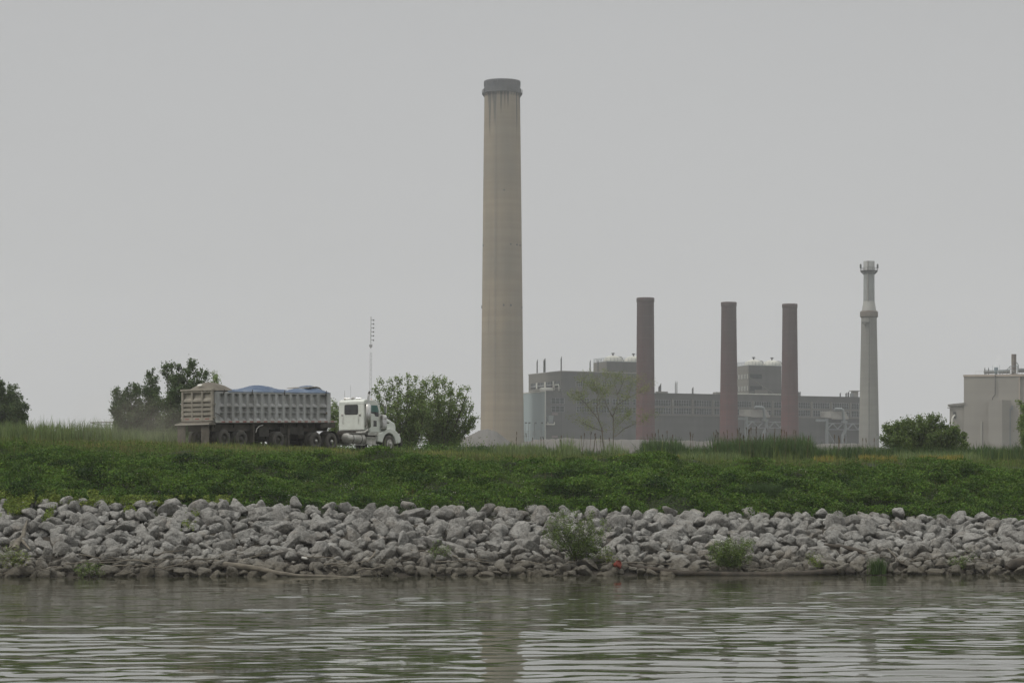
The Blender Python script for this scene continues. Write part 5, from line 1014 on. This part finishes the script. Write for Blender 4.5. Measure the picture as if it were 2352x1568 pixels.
mb = MB(); mb.tube([(ax_(2193), .3, h7(953)), (ax_(2190.5), -1, h7(956)), (ax_(2188), -1.2, h7(962)), (ax_(2187), -1.2, h7(980))], .24, 10); mb.build('drain_pipe', 'tankwhite', tb)
mb = MB(); mb.box(ax_(2197.5), ax_(2199.5), .3, .39, h7(933), h7(926.5)); mb.build('wall_plate', 'tankwhite', tb)
mb = MB(); mb.box(ax_(2272), ax_(2303), -3.2, -.02, 0, h7(920)); ww2 = mb.build('stair_shaft', 'tanwall', tb)
mb = MB(); mb.add([(ax_(2303), -3.2, 0), (ax_(2322), -.02, 0), (ax_(2303), -.02, 0), (ax_(2303), -3.2, h7(920)), (ax_(2322), -.02, h7(920)), (ax_(2303), -.02, h7(920))], [(0, 1, 4, 3), (3, 4, 5), (0, 2, 1)]); mb.build('shaft_side', 'tanwall', tb)
mb = MB(); mb.tube([(ax_(2286), -.35, h7(862)), (ax_(2286), -.35, h7(907)), (ax_(2280), -.35, h7(914)), (ax_(2280), -.35, h7(920))], .12, 6); mb.build('conduit', 'vent', tb)
mb = MB(); mb.box(ax_(2319), ax_(2321.5), -.5, -.02, 0, h7(938)); mb.box(ax_(2323), ax_(2326.5), -.6, -.02, h7(942), h7(932)); mb.build('downpipe', 'steel', tb)
mb = MB(); mb.box(ax_(2253.3), ax_(2254.6), -.3, -.02, 0, h7(968)); mb.build('downpipe', 'tankwhite', tb)
# roof equipment
RT = HT + .6
mb = MB(); mb.lathe([(.68, RT), (.68, h7(813))], 20, (ax_(2327), 4, 0)); mb.lathe([(.68, h7(813)), (.5, h7(813)), (.5, h7(818))], 20, (ax_(2327), 4, 0)); st = mb.build('roof_stack', mat('brown_stack', (.13, .11, .10), (.18, .16, .14), .6, rough=.8), tb)
mb = MB(); a = ax_(2327); zf = h7(842)
for q_ in (-1, 1): mb.box(a + q_ * 1.0 - .08, a + q_ * 1.0 + .08, 2.8, 3.0, RT, zf)
mb.tube([(a - 1, 2.9, RT), (a + 1, 2.9, zf - .4)], .07, 4); mb.tube([(a + 1, 2.9, RT), (a - 1, 2.9, zf - .4)], .07, 4); mb.box(a - 1.1, a + 1.1, 2.8, 3, zf, zf + .18); mb.tube([(a - 1.0, 2.9, zf), (a - 2.0, 2.9, h7(850))], .1, 4); mb.tube([(a + .75, 3, h7(832)), (a + 1.25, 3, h7(838)), (a + 1.3, 3, h7(850))], .14, 6); mb.build('support_frame', 'steel', st)
zc_ = h7(852); mb = MB(); mb.lathe([(0, ax_(2256)), (.42, ax_(2257)), (.5, ax_(2260)), (.5, ax_(2281))], 16, (0, 6, zc_), 'x'); mb.lathe([(.45, ax_(2290)), (.55, ax_(2294)), (.55, ax_(2316)), (0, ax_(2317))], 16, (0, 6, zc_ + .05), 'x'); mb.lathe([(0, ax_(2335)), (.58, ax_(2336)), (.58, ax_(2400)), (0, ax_(2401))], 16, (0, 6, zc_ + .3), 'x')
for u_ in (2262, 2268, 2294, 2300, 2310, 2338, 2345): mb.box(ax_(u_) - .08, ax_(u_) + .08, 5.8, 6.2, RT, zc_ - .4)
mb.build('roof_duct', 'steel', tb)
mb = MB(); a = ax_(2286.5); mb.lathe([(.0, RT), (.12, RT), (.12, h7(859.5)), (.5, h7(857)), (.55, h7(843)), (0, h7(843))], 14, (a, 3, 0)); mb.tube([(a - .95, 3, RT), (a - .95, 3, h7(839))], .03, 4); mb.tube([(a + .95, 3, RT), (a + .95, 3, h7(838))], .03, 4); mb.build('steam_vent', mat('blue_grey_vent', (.14, .18, .20), rough=.7), tb)
for u_ in (2260.5, 2269):
    a = ax_(u_); mb = MB(); mb.lathe([(.14, RT), (.14, h7(847)), (.05, h7(843)), (0, h7(843))], 10, (a, 3, 0)); mb.build('vent_pipe', 'vent', tb)
mb = MB()
for k in np.arange(ax_(2240), ax_(2340), 1.2): mb.box(k, k + .04, .5, .54, RT, RT + 1.0)
mb.box(ax_(2240), ax_(2340), .5, .54, RT + .95, RT + 1.0); mb.build('roof_railing', 'tankwhite', tb)

# ---------------------------------------------------------------- other far things
y = 520; rm = empty('radio_mast', ((848 - U0) * y / F, y, 2.0), 0, 'thin lattice radio mast with stacked antennas above the white cab', 'mast'); rm.rotation_euler = (0, R(.55), 0)
mb = MB(); H1 = zz(808, y); hw = .22
for t in range(3):
    a = t * 2.0944; mb.tube([(hw * math.cos(a), hw * math.sin(a), 0), (hw * math.cos(a), hw * math.sin(a), H1)], .03, 4)
k = 0; z = 0
while z < H1 - 1:
    for t in range(3):
        a, b = t * 2.0944, (t + 1) * 2.0944; mb.tube([(hw * math.cos(a), hw * math.sin(a), z), (hw * math.cos(b), hw * math.sin(b), z + 1)], .015, 3, False)
    z += 1
mb.build('lattice_tower', 'mast', rm)
mb = MB(); mb.box(-.32, .32, -.3, .3, zz(797, y), zz(791, y)); mb.tube([(0, 0, zz(800, y)), (0, 0, zz(727, y))], .09, 6); mb.build('top_pole', 'mast', rm)
for v in (735, 744, 753, 762, 771, 781):
    mb = MB(); mb.tube([(0, 0, zz(v, y)), (.55, 0, zz(v, y))], .05, 5); mb.lathe([(.03, -.16), (.12, -.1), (.12, .1), (.03, .16)], 8, (.55, 0, zz(v, y))); mb.build('dipole_antenna', 'vent', rm)
y = 420; bm_ = empty('boom_truss', P(207, 970, y), 0, 'thin grey steel boom showing above the reeds left of the dark poplars', 'boom')
mb = MB(); mb.tube([(0, 0, .0), (4.6, 0, .1)], .09, 4); mb.tube([(0, 0, 0), (1.4, 0, -.35), (4.6, 0, -.4)], .06, 4)
for k in range(7): mb.tube([(1 + k * .55, 0, .05), (1.25 + k * .55, 0, -.35)], .03, 3)
mb.build('truss', 'duct', bm_); mb = MB(); mb.box(4.4, 4.8, -.2, .2, -8, .1); mb.build('post', 'duct', bm_)
# gravel berm in front of the station and grey ash heap left of the tall chimney
def ridge(name, pts, y, wd, m, label=None):
    gr = []
    for k in range(len(pts) - 1):
        for j in range(8):
            t = j / 8; u_ = pts[k][0] * (1 - t) + pts[k + 1][0] * t; v_ = pts[k][1] * (1 - t) + pts[k + 1][1] * t; p = P(u_, v_, y); zt = p.z + .05 * float(rng.normal()); b0 = 3.0
            gr.append([(p.x, y - wd, b0), (p.x, y - wd * .55, b0 + (zt - b0) * .55 + .12 * float(rng.normal())), (p.x, y - wd * .12, zt - .15), (p.x, y + wd * .2, zt), (p.x, y + wd, b0)])
    mb = MB(); mb.sheet(gr); o = mb.build(name, m); tag(o, kind='structure'); return o
ridge('gravel_berm', [(1180, 1025), (1205, 1013), (1240, 1007), (1300, 1005), (1420, 1008), (1500, 1008), (1600, 1011), (1680, 1012), (1760, 1013), (1820, 1012), (1870, 1020), (1900, 1018), (1960, 1017), (2000, 1021), (2060, 1035)], 300, 16, 'gravel')
ridge('ash_heap', [(1040, 1030), (1060, 1006), (1080, 999), (1100, 988), (1120, 984), (1140, 990), (1180, 1020)], 640, 30, 'gravel')

# ---------------------------------------------------------------- dust behind the truck, steam, haze
def vol(name, dens, col=(1, 1, 1), aniso=0.2):
    m = bpy.data.materials.new(name); m.use_nodes = True; t = m.node_tree; t.nodes.remove(t.nodes['Principled BSDF'])
    v_ = t.nodes.new('ShaderNodeVolumePrincipled'); v_.inputs['Density'].default_value = dens; v_.inputs['Color'].default_value = (*col, 1); v_.inputs['Anisotropy'].default_value = aniso
    t.links.new(v_.outputs[0], t.nodes['Material Output'].inputs['Volume']); return m
HZ = .00020
mb = MB(); mb.box(-2100, 2100, -420, 2300, -4.2, 185); o = mb.build('haze', vol('haze_air', HZ, (.97, .98, 1.0), .0)); tag(o, kind='stuff')

def blob(name, c, rad, dens, col, label, seed):
    V_ = I2 * (1 + .22 * (vnoise(I2[:, 0] * 2 + 5 + seed, I2[:, 1] * 2 + I2[:, 2], 1, seed)[:, None] - .5)); V_ = V_ * np.array(rad) + np.array(c)
    o = mesh_np(name, V_, F2, vol(name + '_air', dens, col), smooth=True); tag(o, label, None, None, 'stuff')
D = lambda a, b_, z_: (TO.x + HX * a - HY * b_, TO.y + HY * a + HX * b_, TO.z + z_)
for k, (a_, z_, rr_, dn) in enumerate(((-2.2, 1.0, (1.9, 1.9, 1.3), .022), (-4.6, 1.3, (2.4, 2.4, 1.6), .014), (-7.2, 1.5, (2.8, 2.8, 1.8), .010))): blob('dust', D(a_, 0, z_), rr_, dn, (.86, .80, .70), 'road dust hanging behind the dump trailer', 5 + k)
pz = P(2289, 834, 703); blob('steam', tuple(pz), (.45, .45, 1.3), .16, (1, 1, 1), 'faint white steam wisp above the roof vent', 3); pz = P(2293, 822, 703); blob('steam', tuple(pz), (.8, .5, .9), .08, (1, 1, 1), 'faint white steam wisp above the roof vent', 4)
